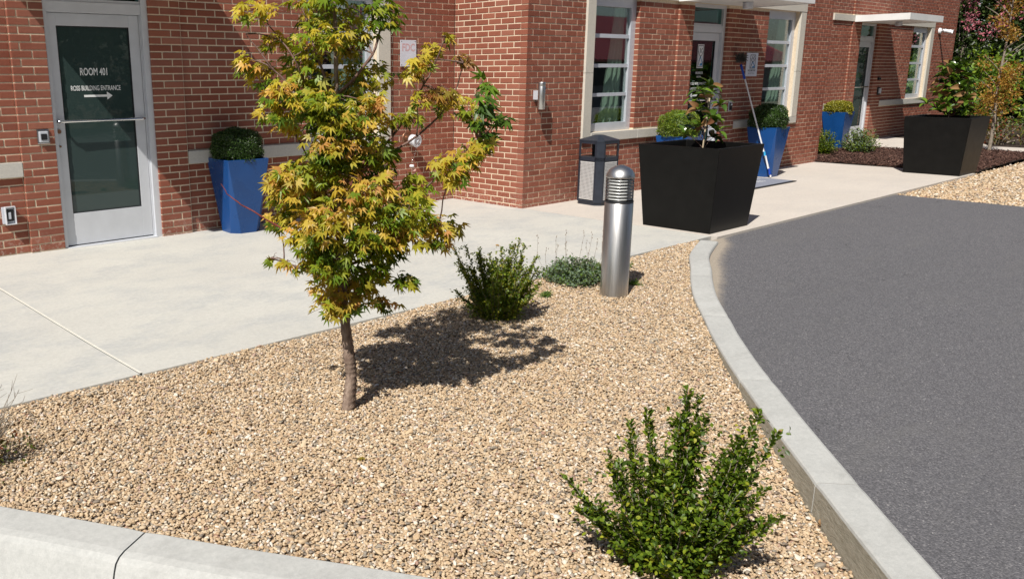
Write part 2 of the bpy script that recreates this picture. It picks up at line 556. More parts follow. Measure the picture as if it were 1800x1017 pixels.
def text_mesh(name, body, size, mat, loc, rot=(pi / 2, 0, 0), parent=None, align='CENTER', width=None, ext=0.0006, bold=0.0):
    cu = bpy.data.curves.new(name, 'FONT')
    cu.body = body
    cu.size = size
    cu.align_x = align
    cu.align_y = 'CENTER'
    cu.extrude = ext
    cu.offset = bold
    cu.resolution_u = 4
    tmp = bpy.data.objects.new('tmp_text', cu)
    COL.objects.link(tmp)
    bpy.context.view_layer.update()
    me = bpy.data.meshes.new_from_object(tmp.evaluated_get(bpy.context.evaluated_depsgraph_get()))
    COL.objects.unlink(tmp)
    bpy.data.objects.remove(tmp)
    if width and len(me.vertices):
        xs = [v.co.x for v in me.vertices]
        k = width / (max(xs) - min(xs))
        for v in me.vertices:
            v.co.x *= k
    me.materials.clear()
    me.materials.append(mat)
    me.name = name
    o = link(name, me, parent)
    o.location = loc
    o.rotation_euler = rot
    return o


def scatter_mesh(name, tmpl_v, tmpl_f, P, R, S, mat, parent=None, smooth=False):
    """many copies of a small template mesh merged into one (positions P, rotations R, scales S)"""
    tv = np.asarray(tmpl_v, float)
    n, k = len(P), len(tv)
    S = np.asarray(S, float)
    if S.ndim == 1:
        S = S[:, None]
    V = np.einsum('nij,nkj->nki', R, tv[None] * S[:, None, :]) + P[:, None, :]
    sizes = [len(f) for f in tmpl_f]
    flat = np.concatenate([np.array(f) for f in tmpl_f])
    loops = (flat[None] + (np.arange(n) * k)[:, None]).ravel()
    starts = np.concatenate([[0], np.cumsum(sizes)[:-1]])
    ls = (starts[None] + (np.arange(n) * len(flat))[:, None]).ravel()
    me = bpy.data.meshes.new(name)
    me.vertices.add(n * k)
    me.vertices.foreach_set('co', V.astype('f').ravel())
    me.loops.add(len(loops))
    me.loops.foreach_set('vertex_index', loops.astype('i'))
    me.polygons.add(n * len(sizes))
    me.polygons.foreach_set('loop_start', ls.astype('i'))
    me.polygons.foreach_set('loop_total', np.tile(sizes, n).astype('i'))
    if smooth:
        me.polygons.foreach_set('use_smooth', np.ones(n * len(sizes), bool))
    a = me.attributes.new('bc', 'FLOAT', 'POINT')
    a.data.foreach_set('value', np.repeat(rng.random(n), k).astype('f'))
    me.materials.append(mat)
    me.update(calc_edges=True)
    me.validate()
    return link(name, me, parent)


def frames(D, N):
    """rotation matrices with local y along D and local z near N"""
    D = D / np.linalg.norm(D, axis=1, keepdims=True)
    X = np.cross(D, N)
    X /= np.linalg.norm(X, axis=1, keepdims=True) + 1e-9
    Z = np.cross(X, D)
    return np.stack([X, D, Z], axis=2)


# leaf templates (base at the origin, tip along +y)
def maple_leaf():
    v = [(0, 0.30, 0.0)]
    lobes = [(-2.35, .34), (-1.45, .66), (-0.72, .86), (0, 1.0), (0.72, .86), (1.45, .66), (2.35, .34)]
    pts = []
    for i, (a, l) in enumerate(lobes):
        ln = l * 0.72
        pts.append((sin(a) * ln, .30 + cos(a) * ln, -0.22 * ln * (1 + .4 * abs(a))))
        if i < len(lobes) - 1:
            am = (a + lobes[i + 1][0]) / 2
            pts.append((sin(am) * .25, .30 + cos(am) * .25, .03))
    v += pts
    n = len(pts)
    f = [(0, i + 2, i + 1) for i in range(n - 1)]
    return v, f


def oval_leaf(w=0.5, fold=0.12, droop=0.1):
    v = [(0, 0, 0), (-w * .42, .28, fold), (-w * .5, .6, fold - droop * .4), (0, 1, -droop), (w * .5, .6, fold - droop * .4), (w * .42, .28, fold), (0, .45, 0)]
    f = [(0, 6, 1), (1, 6, 2), (2, 6, 3), (3, 6, 4), (4, 6, 5), (5, 6, 0)]
    return v, f


def diamond_leaf(w=0.5):
    return [(0, 0, 0), (-w / 2, .5, .06), (0, 1, 0), (w / 2, .5, .06)], [(0, 3, 2, 1)]


MAPLE_V, MAPLE_F = maple_leaf()
OVAL_V, OVAL_F = oval_leaf()


def broad_leaf(w=.46, n=7):
    """smooth elliptical leaf with a folded midrib and a curled tip"""
    v = []
    for i in range(n):
        s = i / (n - 1)
        h = w * .5 * (sin(pi * min(1, s ** .85)) ** .75 + .02)
        z = .10 * sin(s * pi) - .16 * s * s
        for k in (-1, -.5, 0, .5, 1):
            v.append((h * k, s, z + .16 * abs(k) * h / (w * .5) * .6))
    f = [(i * 5 + k, i * 5 + k + 1, (i + 1) * 5 + k + 1, (i + 1) * 5 + k) for i in range(n - 1) for k in range(4)]
    return v, f


BOX_V, BOX_F = oval_leaf(.62, .10, .08)
DIA_V, DIA_F = diamond_leaf()


# ------------------------------------------------------------------ ground
YA, YC, YD = 7.8308, 6.6577, 7.975          # wall planes
XI, XC, XE = 7.8433, 15.875, 26.60          # wall corners


def smooth(a, b, x):
    t = np.clip((x - a) / (b - a), 0, 1)
    return t * t * (3 - 2 * t)


def asphalt_z(x, y):
    return 0.012 - 0.175 * np.clip((4.13 - y) / 3.2, 0, 1) ** 1.1 * (1 - 0.93 * smooth(9.0, 12.2, x))


def walk_z(x, y):
    return 0.03 + 0.035 * np.clip((7.9 - x) / 5.5, 0, 1) * np.clip((y - 5.0) / 2.8, 0, 1)


KERB_IN = [(7.60, 4.20), (6.95, 3.93), (6.43, 3.62), (6.07, 3.41), (5.6, 3.11), (5.1, 2.74), (4.84, 2.55), (4.41, 2.21), (4.14, 1.98), (3.72, 1.62), (3.36, 1.30), (3.06, 1.03), (2.80, 0.79), (2.55, 0.56)]


def kerb_dist(x, y):
    d = np.full(np.shape(x), 9.0)
    for (ax, ay), (bx, by) in zip(KERB_IN[:-1], KERB_IN[1:]):
        t = np.clip(((x - ax) * (bx - ax) + (y - ay) * (by - ay)) / ((bx - ax) ** 2 + (by - ay) ** 2), 0, 1)
        d = np.minimum(d, np.hypot(x - ax - t * (bx - ax), y - ay - t * (by - ay)))
    return d


def gravel_z(x, y):
    k = smooth(2.6, 1.0, y)                         # the bed sinks towards the near end of the kerb
    z = 0.008 + 0.014 * smooth(3.95, 4.2, y) - 0.118 * k * smooth(0.95, 0.0, kerb_dist(x, y))
    return z + 0.009 * np.sin(x * 3.1 + y * 1.7) * np.cos(y * 2.3 - x) + 0.004 * np.sin(x * 11 + 2 * np.sin(y * 7)) * np.sin(y * 9.5 + x * 4)


def grid_sheet(name, x0, x1, y0, y1, nx, ny, zf, mat, skirt=None):
    xs, ys = np.linspace(x0, x1, nx), np.linspace(y0, y1, ny)
    X, Y = np.meshgrid(xs, ys)
    Z = zf(X, Y) * np.ones_like(X)
    v = np.stack([X, Y, Z], -1).reshape(-1, 3)
    f = [(j * nx + i, j * nx + i + 1, (j + 1) * nx + i + 1, (j + 1) * nx + i) for j in range(ny - 1) for i in range(nx - 1)]
    mb = MB().add(v, f, True)
    v = [tuple(p) for p in v]
    if skirt is not None:
        ring = [j * 1 for j in range(nx)] + [j * nx + nx - 1 for j in range(1, ny)] + [(ny - 1) * nx + i for i in range(nx - 2, -1, -1)] + [j * nx for j in range(ny - 2, 0, -1)]
        for a in range(len(ring)):
            b = (a + 1) % len(ring)
            pa, pb = v[ring[a]], v[ring[b]]
            mb.add([pb, pa, (pa[0], pa[1], skirt), (pb[0], pb[1], skirt)], [(0, 1, 2, 3)])
    return mb.build(name, mat)


tag(MB().add([(-900, -900, -.36), (900, -900, -.36), (900, 900, -.36), (-900, 900, -.36)], [(0, 1, 2, 3)]).build('ground', M['earth']), kind='structure')
tag(grid_sheet('road', 12.452, 40, -11.0, 1.2, 20, 30, asphalt_z, M['asphalt']), kind='structure')
tag(grid_sheet('pavement', -3.0, 1.843, 4.235, 8.3, 20, 20, walk_z, M['walk_grey'], -.2), kind='structure')
tag(grid_sheet('pavement', 1.860, 7.846, 4.225, 8.3, 30, 20, walk_z, M['walk_grey'], -.2), kind='structure')
tag(grid_sheet('pavement', 7.856, 15.75, 4.165, 7.0, 30, 14, lambda x, y: 0.03 + 0 * x, M['walk_beige'], -.2), kind='structure')
tag(grid_sheet('joint_sealant', 1.843, 1.860, 4.24, 8.0, 2, 12, lambda x, y: walk_z(x, y) + 0.0035, M['sealant']), kind='structure')
tag(grid_sheet('pavement_joint', 7.846, 7.856, 4.24, 6.66, 2, 4, lambda x, y: 0.022 + 0 * x, M['joint_dark']), kind='structure')
# walk that crosses the bed to the far door
wv = [(19.25, 8.1), (19.25, 6.4), (20.2, 5.3), (20.15, -1.0), (21.35, -1.0), (21.4, 5.5), (22.6, 6.0), (22.9, 8.1)]
mbw = MB().add([(x, y, .045) for x, y in wv] + [(x, y, -.2) for x, y in wv], [tuple(range(7, -1, -1))[::-1]] + [(i, (i + 1) % 8, (i + 1) % 8 + 8, i + 8) for i in range(8)])
tag(mbw.build('pavement', M['walk_beige']), kind='structure')


# kerbs: a rounded profile swept along a plan line
def offset_line(P, d):
    P = [Vector((x, y, 0)) for x, y in P]
    out = []
    for i, p in enumerate(P):
        t = (P[min(i + 1, len(P) - 1)] - P[max(i - 1, 0)]).normalized()
        out.append(p + Vector((-t.y, t.x, 0)) * d)
    return out


def resample(P, step):
    P = [Vector((p[0], p[1], 0)) for p in P]
    # Catmull-Rom through the points
    Q = []
    for i in range(len(P) - 1):
        a, b, c, d = P[max(i - 1, 0)], P[i], P[i + 1], P[min(i + 2, len(P) - 1)]
        n = max(2, int((c - b).length / step))
        for k in range(n):
            t = k / n
            Q.append(0.5 * ((2 * b) + (c - a) * t + (2 * a - 5 * b + 4 * c - d) * t * t + (3 * b - a - 3 * c + d) * t ** 3))
    Q.append(P[-1])
    return [(q.x, q.y) for q in Q]


def kerb_mesh(line, prof, zf, i0, i1):
    """prof: (offset to the right of travel, dz); returns an MB for stations i0..i1"""
    mb = MB()
    rows = []
    for i in range(i0, i1 + 1):
        p = Vector((line[i][0], line[i][1], 0))
        a = Vector((line[max(i - 1, 0)][0], line[max(i - 1, 0)][1], 0))
        b = Vector((line[min(i + 1, len(line) - 1)][0], line[min(i + 1, len(line) - 1)][1], 0))
        t = (b - a).normalized()
        nrm = Vector((t.y, -t.x, 0))
        sh = 0.0
        if i == i0 or i == i1:
            p = p + t * (0.0035 if i == i0 else -0.0035)
            sh = 0.004
        rows.append([(p + nrm * o + Vector((0, 0, zf(p.x, p.y) + dz - (sh if dz > -.05 else 0)))) for o, dz in prof])
    n = len(prof)
    vs = [q for r in rows for q in r]
    fs = [(j * n + k, j * n + k + 1, (j + 1) * n + k + 1, (j + 1) * n + k) for j in range(len(rows) - 1) for k in range(n - 1)]
    mb.add(vs, fs, False)
    mb.add(rows[0], [tuple(range(n))])
    mb.add(rows[-1], [tuple(range(n - 1, -1, -1))])
    return mb


KL = resample(KERB_IN, 0.06)
prof_r = [(0.170, -.34), (0.170, -.020), (0.163, -.006), (0.150, 0.0), (0.012, 0.0), (0.004, -.005), (0.0, -.014), (-.004, -.34)]
prof_r = [(-o, z) for o, z in prof_r]
cuts = [0]
L = 0
nxt = [1.55, 2.75, 4.0, 5.2, 9]
for i in range(1, len(KL)):
    L += math.dist(KL[i], KL[i - 1])
    if nxt and L > nxt[0]:
        cuts.append(i)
        nxt.pop(0)
cuts.append(len(KL) - 1)
kr = None
for a, b in zip(cuts[:-1], cuts[1:]):
    if b - a < 1:
        continue
    o = kerb_mesh(KL, prof_r, lambda x, y: 0.034, a, b).build('kerb', M['kerb'])
    o.data.materials.append(M['kerb_side'])
    for p in o.data.polygons[:-2]:
        if p.index % (len(prof_r) - 1) == len(prof_r) - 2:
            p.material_index = 1
    tag(o, kind='structure')
# left kerb, its outer face leaning towards the road
KERB_L = [(-0.6, 6.2), (0.05, 4.62), (0.45, 3.85), (0.80, 3.22), (0.94, 3.0), (1.14, 2.67), (1.32, 2.38), (1.54, 2.05), (1.72, 1.77), (1.93, 1.42), (2.12, 1.05), (2.28, 0.72), (2.55, 0.40)]
KL2 = resample(KERB_L, 0.05)
prof_l = [(0.60, -.42), (0.60, -.200), (0.27, -.190), (0.245, -.176), (0.232, -.150), (0.198, -.046), (0.186, -.022), (0.165, -.008), (0.135, -.002), (0.012, 0.0), (0.004, -.004), (0.0, -.012), (0.0, -.3)]
jn = min(range(len(KL2)), key=lambda i: math.dist(KL2[i], (1.14, 2.67)))
for a, b in ((0, 24), (24, jn), (jn, len(KL2) - 1)):
    tag(kerb_mesh(KL2, prof_l, lambda x, y: 0.03, a, b).build('kerb', M['kerb']), kind='structure')

def mid_x(line, y, off):
    q = offset_line(line, off)
    q = sorted([(p.y, p.x) for p in q])
    return float(np.interp(y, [a for a, b in q], [b for a, b in q]))


def strip_sheet(name, rows, mat, zf, n=24):
    v, f = [], []
    for (y, xa, xb) in rows:
        for i in range(n):
            x = xa + (xb - xa) * (i / (n - 1)) ** 2 if xb > 5 else xb + (xa - xb) * (1 - i / (n - 1)) ** 2
            v.append((x, y, float(zf(x, y))))
    for j in range(len(rows) - 1):
        for i in range(n - 1):
            f.append((j * n + i, j * n + i + 1, (j + 1) * n + i + 1, (j + 1) * n + i))
    return MB().add(v, f, True).build(name, mat)


ys = np.concatenate([np.linspace(.42, 4.12, 60), [4.155]])
lot = tag(strip_sheet('asphalt', [(y, mid_x(KL, y, .085), 12.452) for y in ys], M['asphalt'], asphalt_z, 40), kind='structure')
co = np.array([v.co[:] for v in lot.data.vertices])
dk = np.full(len(co), 9.0)
for (ax, ay), (bx, by) in zip(KL[:-1], KL[1:]):
    tt = np.clip(((co[:, 0] - ax) * (bx - ax) + (co[:, 1] - ay) * (by - ay)) / ((bx - ax) ** 2 + (by - ay) ** 2 + 1e-9), 0, 1)
    dk = np.minimum(dk, np.hypot(co[:, 0] - ax - tt * (bx - ax), co[:, 1] - ay - tt * (by - ay)))
dust = np.exp(-np.clip(dk - .17, 0, 9) / .13) * (0.35 + 0.75 * smooth(2.6, 3.6, co[:, 1])) + 0.5 * np.exp(-np.clip(4.155 - co[:, 1], 0, 9) / .05)
at_ = lot.data.attributes.new('dust', 'FLOAT', 'POINT')
at_.data.foreach_set('value', np.clip(dust, 0, 1).astype('f'))
tag(strip_sheet('asphalt', [(y, -30, 12.452) for y in np.linspace(-11, .42, 14)], M['asphalt'], asphalt_z), kind='structure')
tag(strip_sheet('asphalt', [(y, -30, mid_x(KL2, y, -.3)) for y in np.linspace(.42, 6.2, 30)], M['asphalt'], lambda x, y: -.165), kind='structure')

# ------------------------------------------------------------------ gravel
BED = [(p[0], p[1]) for p in KL2 if p[1] < 4.3] + [(p[0], p[1]) for p in KL[::-1]] + [(7.45, 4.23), (0.2, 4.23)]
# order the outline: left kerb (far to near), right kerb (near to far), walk edge
left = [p for p in KL2 if p[1] < 4.23]
BED = [(-0.0, 4.23)] + left + [p for p in KL[::-1]] + [(7.6, 4.225)]


def in_poly(x, y, poly):
    c = np.zeros(np.shape(x), bool)
    n = len(poly)
    for i in range(n):
        x0, y0 = poly[i]
        x1, y1 = poly[(i + 1) % n]
        if y0 == y1:
            continue
        hit = ((y0 > y) != (y1 > y)) & (x < (x1 - x0) * (y - y0) / (y1 - y0) + x0)
        c ^= hit
    return c


def bed_mesh(name, poly, zf, mat, cell, drop=0.0):
    xs = [p[0] for p in poly]
    ys = [p[1] for p in poly]
    nx, ny = int((max(xs) - min(xs)) / cell) + 2, int((max(ys) - min(ys)) / cell) + 2
    X, Y = np.meshgrid(min(xs) + np.arange(nx) * cell, min(ys) + np.arange(ny) * cell)
    Z = zf(X, Y) + drop
    ins = in_poly(X, Y, poly)
    # keep cells touching the outline as well; they run under kerb and slab
    v = np.stack([X, Y, Z], -1).reshape(-1, 3)
    f = []
    for j in range(ny - 1):
        for i in range(nx - 1):
            q = (ins[j, i], ins[j, i + 1], ins[j + 1, i + 1], ins[j + 1, i])
            if any(q):
                f.append((j * nx + i, j * nx + i + 1, (j + 1) * nx + i + 1, (j + 1) * nx + i))
    return MB().add(v, f, True).build(name, mat)


tag(bed_mesh('gravel_bed', BED, gravel_z, M['gravel_bed'], 0.045, -0.016), kind='structure')


def pebble_nodes(name, mat, kinds, smin, smax, flat):
    ng = bpy.data.node_groups.new(name, 'GeometryNodeTree')
    ng.interface.new_socket('Geometry', in_out='INPUT', socket_type='NodeSocketGeometry')
    ng.interface.new_socket('Geometry', in_out='OUTPUT', socket_type='NodeSocketGeometry')
    N, Lk = ng.nodes, ng.links
    gi, go = N.new('NodeGroupInput'), N.new('NodeGroupOutput')
    g2i = N.new('GeometryNodeGeometryToInstance')
    for s, (sx, sy, sz, seed) in enumerate(kinds):
        ico = N.new('GeometryNodeMeshIcoSphere')
        ico.inputs['Radius'].default_value = 1.0
        ico.inputs['Subdivisions'].default_value = 2
        sp = N.new('GeometryNodeSetPosition')
        nz = N.new('ShaderNodeTexNoise')
        nz.noise_dimensions = '4D'
        nz.inputs['W'].default_value = seed
        nz.inputs['Scale'].default_value = 0.9
        nz.inputs['Detail'].default_value = 1.0
        sub = N.new('ShaderNodeVectorMath')
        sub.operation = 'SUBTRACT'
        sub.inputs[1].default_value = (.5, .5, .5)
        sc = N.new('ShaderNodeVectorMath')
        sc.operation = 'SCALE'
        sc.inputs['Scale'].default_value = 1.5
        Lk.new(nz.outputs['Color'], sub.inputs[0])
        Lk.new(sub.outputs[0], sc.inputs[0])
        Lk.new(ico.outputs['Mesh'], sp.inputs['Geometry'])
        Lk.new(sc.outputs[0], sp.inputs['Offset'])
        tf = N.new('GeometryNodeTransform')
        tf.inputs['Scale'].default_value = (sx, sy, sz)
        Lk.new(sp.outputs[0], tf.inputs['Geometry'])
        sm = N.new('GeometryNodeSetMaterial')
        sm.inputs['Material'].default_value = mat
        Lk.new(tf.outputs[0], sm.inputs[0])
        ss = N.new('GeometryNodeSetShadeSmooth')
        ss.inputs['Shade Smooth'].default_value = (s % 3 != 0)
        Lk.new(sm.outputs[0], ss.inputs[0])
        Lk.new(ss.outputs[0], g2i.inputs[0])
    iop = N.new('GeometryNodeInstanceOnPoints')
    iop.inputs['Pick Instance'].default_value = True
    rr = N.new('FunctionNodeRandomValue')
    rr.data_type = 'FLOAT_VECTOR'
    rr.inputs[0].default_value = (-flat, -flat, 0)
    rr.inputs[1].default_value = (flat, flat, 6.283)
    rs = N.new('FunctionNodeRandomValue')
    rs.data_type = 'FLOAT'
    rs.inputs[2].default_value = smin
    rs.inputs[3].default_value = smax
    rs.inputs['Seed'].default_value = 7
    ri = N.new('FunctionNodeRandomValue')
    ri.data_type = 'INT'
    ri.inputs[4].default_value = 0
    ri.inputs[5].default_value = len(kinds) - 1
    ri.inputs['Seed'].default_value = 3
    Lk.new(gi.outputs[0], iop.inputs['Points'])
    Lk.new(g2i.outputs[0], iop.inputs['Instance'])
    Lk.new(rr.outputs[0], iop.inputs['Rotation'])
    Lk.new(rs.outputs[1], iop.inputs['Scale'])
    Lk.new(ri.outputs[2], iop.inputs['Instance Index'])
    Lk.new(iop.outputs[0], go.inputs[0])
    return ng


def point_cloud(name, P, ng):
    me = bpy.data.meshes.new(name)
    me.vertices.add(len(P))
    me.vertices.foreach_set('co', P.astype('f').ravel())
    o = link(name, me)
    md = o.modifiers.new('scatter', 'NODES')
    md.node_group = ng
    return o


def scatter_poly(poly, step, jit, zf, zr):
    xs = [p[0] for p in poly]
    ys = [p[1] for p in poly]
    X, Y = np.meshgrid(np.arange(min(xs), max(xs), step), np.arange(min(ys), max(ys), step))
    X = X.ravel() + rng.uniform(-jit, jit, X.size) * step
    Y = Y.ravel() + rng.uniform(-jit, jit, Y.size) * step
    m = in_poly(X, Y, poly)
    X, Y = X[m], Y[m]
    return np.stack([X, Y, zf(X, Y) + rng.uniform(zr[0], zr[1], X.size)], 1)


PK = [(1.0, .75, .5, 1.3), (1.2, .62, .42, 4.1), (.85, .8, .55, 7.7), (1.35, .7, .35, 11.9), (.9, .65, .6, 15.2), (1.1, .9, .4, 19.6), (.75, .6, .5, 23.3)]
png = pebble_nodes('pebbles', M['pebble'], PK, 0.0042, 0.0108, 0.55)
inner = [p for p in BED]
# shrink slightly so no pebble cuts the kerb top: kerb inner faces are at the outline itself
pts = scatter_poly(inner, 0.0098, 0.75, gravel_z, (-0.011, 0.001))
pts2 = scatter_poly(inner, 0.023, 0.9, gravel_z, (-0.001, 0.006))
pts = np.concatenate([pts, pts2])
pts = pts[pts[:, 0] > 0.25]
tag(point_cloud('gravel', pts, png), 'tan and cream pea gravel filling the bed between walk and kerbs', 'gravel', kind='stuff')

png3 = pebble_nodes('pebbles_large', M['pebble'], PK, 0.012, 0.019, 0.4)
tag(point_cloud('gravel', scatter_poly(inner, 0.21, 1.0, gravel_z, (0.004, 0.008)), png3), 'scattered larger stones among the pea gravel', 'gravel', kind='stuff')

# far gravel and mulch beds
GR2 = [(12.44, 4.15), (12.44, 1.2), (20.13, 1.2), (20.13, 4.22), (15.4, 4.22), (15.3, 4.16)]
tag(MB().add([(x, y, -.01) for x, y in GR2], [tuple(range(5, -1, -1))[::-1]]).build('gravel_bed', M['gravel_far']), kind='structure')
png2 = pebble_nodes('pebbles_far', M['pebble'], PK, 0.014, 0.026, 0.6)
tag(point_cloud('gravel', scatter_poly(GR2, 0.036, 0.8, lambda x, y: 0 * x, (-.01, .012)), png2), 'pale gravel strip between the asphalt and the far mulch bed', 'gravel', kind='stuff')


def mulch_z(x, y):
    return 0.045 + 0.03 * np.sin(x * 1.3) * np.cos(y * 2.1) * 0.5 + 0.02 * smooth(15.75, 16.6, x)


MUL = [(15.755, 4.22), (20.14, 4.22), (20.18, 5.3), (19.24, 6.4), (19.24, 7.95), (15.9, 7.95), (15.9, 6.66), (15.755, 6.66)]
tag(bed_mesh('mulch_bed', MUL, mulch_z, M['soil'], 0.12, -0.02), kind='structure')
MK = [(2.6, .5, .3, 1.0), (3.2, .4, .25, 3.0), (1.8, .6, .35, 6.0), (2.2, .8, .2, 9.0)]
mng = pebble_nodes('mulch_chips', M['mulch'], MK, 0.009, 0.020, 0.7)
tag(point_cloud('mulch', scatter_poly(MUL, 0.030, 0.9, mulch_z, (-.01, .02)), mng), 'dark brown bark mulch around the far blue planter', 'mulch', kind='stuff')
MUL2 = [(21.42, 1.2), (34.0, 1.2), (34.0, 11.0), (26.9, 11.0), (26.9, 7.9), (23.0, 7.9), (22.7, 6.0), (21.45, 5.4)]
tag(bed_mesh('mulch_bed', MUL2, mulch_z, M['soil'], 0.4, -0.03), kind='structure')


# ------------------------------------------------------------------ the brick building
bld = tag(empty('brick_building', (7.84, 7.8, 0)), 'red brick building with white canopies, cast stone bands and glass doors', 'building')
bld.location = (0, 0, 0)
CH = 0.067733
BL = 0.2032
JT = 0.0122
bricks = []            # (x0,x1,z0,z1, origin, axis) faces in a local frame


HOLES = set()


def course_bricks(u0, u1, z0, z1, phase_even, openings, zones, frame, depth=0.10, blen=BL, ch=CH):
    """running-bond bricks over u0..u1, z0..z1; frame(u, d, z) -> world point, d outwards"""
    n0 = int(math.floor(z0 / ch))
    n1 = int(math.ceil(z1 / ch))
    for n in range(n0, n1):
        za, zb = n * ch + JT / 2, (n + 1) * ch - JT / 2
        if zb <= z0 or za >= z1:
            continue
        za, zb = max(za, z0), min(zb, z1)
        off = phase_even + (blen / 2 if n % 2 else 0)
        # free intervals of this course
        for (ua, ub, out) in zones:
            free = [(ua, ub)]
            for (a, b, c, d) in openings:
                if (a, b, c, d) in HOLES:
                    a, b = a + .003, b - .003
                if zb > c + 0.004 and za < d - 0.004:
                    nf = []
                    for (p, q) in free:
                        if b <= p or a >= q:
                            nf.append((p, q))
                        else:
                            if a > p:
                                nf.append((p, a))
                            if b < q:
                                nf.append((b, q))
                    free = nf
            for (p, q) in free:
                k = math.floor((p - off) / blen)
                run = []
                while off + k * blen < q:
                    s0, s1 = off + k * blen + JT / 2, off + (k + 1) * blen - JT / 2
                    k += 1
                    s0, s1 = max(s0, p), min(s1, q)
                    if s1 > s0:
                        run.append([s0, s1])
                if not run:
                    continue
                # no slivers at an edge: the neighbour brick is cut longer instead
                if run[0][1] - run[0][0] < .045 and len(run) > 1:
                    run[1][0] = p
                    run.pop(0)
                if run[-1][1] - run[-1][0] < .045 and len(run) > 1:
                    run[-2][1] = q
                    run.pop()
                run[0][0], run[-1][1] = p, q
                for s0, s1 in run:
                    if s1 - s0 > .012:
                        bricks.append((s0, s1, za, zb, out, frame, depth))


FA = lambda u, d, z: (u, YA - d, z)
FC = lambda u, d, z: (u, YC - d, z)
FD = lambda u, d, z: (u, YD - d, z)
FB = lambda u, d, z: (XI - d, YC + u, z)
FE = lambda u, d, z: (XC + d, YC + u, z)

# openings: x0, x1, z0, z1
A_OPEN = [(2.775, 3.757, -1, 2.54), (5.60, 6.575, .876, 2.54)]
A_STONE = [(-1.5, 2.478, .750, .880), (4.078, 6.764, .750, .876), (6.575, 6.764, .876, 2.54), (-1.5, 6.764, 2.54, 2.70), (4.078, 5.60, .876, .8761)]
C_OPEN = [(9.088, 10.075, .865, 2.54), (11.348, 12.290, -1, 2.54), (13.58, 14.62, .865, 2.54)]
C_STONE = [(8.922, 9.088, .752, 2.54), (9.088, 10.975, .752, .865), (12.69, 14.808, .762, .865), (14.62, 14.808, .865, 2.54), (8.922, 14.808, 2.54, 2.70)]
D_OPEN = [(20.45, 21.42, -1, 2.625), (23.60, 24.72, .925, 2.625)]
D_STONE = [(21.94, 24.935, .80, .925), (24.72, 24.935, .925, 2.625), (19.02, 24.935, 2.625, 2.755), (18.9, 20.0, .80, .925)]
ZT = 3.75
HOLES |= set(A_OPEN) | set(C_OPEN) | set(D_OPEN)
ZA = [(-1.5, 2.470, 0), (2.475, 4.075, .030), (4.080, XI, 0)]
ZC = [(XI - .001, 10.975, 0), (10.980, 12.688, .030), (12.693, XC, 0)]
ZD = [(XC, 19.995, 0), (20.0, 21.937, .030), (21.942, XE, 0)]
course_bricks(-1.5, XI, -.2, ZT, 4.278, A_OPEN + A_STONE, ZA, FA)
course_bricks(XI, XC, -.2, ZT, XI + BL / 2, C_OPEN + C_STONE, ZC, FC)
course_bricks(XC, XE, -.2, ZT, XC, D_OPEN + D_STONE, ZD, FD, blen=0.218, ch=CH * 1.05)
ZB = [(0.0, YA - YC - .004, 0)]
course_bricks(0, YA - YC, -.2, ZT, -0.0, [], ZB, FB, depth=.06)
course_bricks(0, YD - YC, -.2, ZT, 0.0, [], [(0, YD - YC, 0)], FE, depth=.06)
course_bricks(0, 8.0, -.2, ZT, 0.0, [], [(0, 8.0, 0)], lambda u, d, z: (XE + d, YD + u, z), depth=.06)


def brick_geo(b, jig=True):
    s0, s1, za, zb, out, fr, dep = b
    j = lambda: random.uniform(-.0012, .0012) if jig else 0
    dd = out + random.uniform(-.0018, .0018)
    c = 0.003
    v = [fr(s0, out - dep, za), fr(s1, out - dep, za), fr(s1, out - dep, zb), fr(s0, out - dep, zb),
         fr(s0 + j(), dd - c, za + j()), fr(s1 + j(), dd - c, za + j()), fr(s1 + j(), dd - c, zb + j()), fr(s0 + j(), dd - c, zb + j()),
         fr(s0 + c, dd, za + c), fr(s1 - c, dd, za + c), fr(s1 - c, dd, zb - c), fr(s0 + c, dd, zb - c)]
    f = [(0, 1, 5, 4), (1, 2, 6, 5), (2, 3, 7, 6), (3, 0, 4, 7), (4, 5, 9, 8), (5, 6, 10, 9), (6, 7, 11, 10), (7, 4, 8, 11), (8, 9, 10, 11)]
    return v, f


def screen(p):
    d = Vector(p) - Vector((0, 0, CAM_H))
    z = d.dot(fw)
    return CX + F_PX * d.dot(rt) / z, CY - F_PX * d.dot(up) / z


def shown(b):
    s0, s1, za, zb, out, fr, dep = b
    if fr is FE or za < 0.0:
        return 0
    a, c = screen(fr(s0, 0, za)), screen(fr(s1, 0, zb))
    m = ((a[0] + c[0]) / 2, (a[1] + c[1]) / 2)
    if not (5 < m[0] < 1795 and 3 < m[1]):
        return 0
    if 470 < m[0] < 720 and fr is FA:      # behind the maple
        return 0
    return abs((a[0] - c[0]) * (a[1] - c[1]))


order = sorted(range(len(bricks)), key=lambda i: -shown(bricks[i]))
single = set(order[:300])
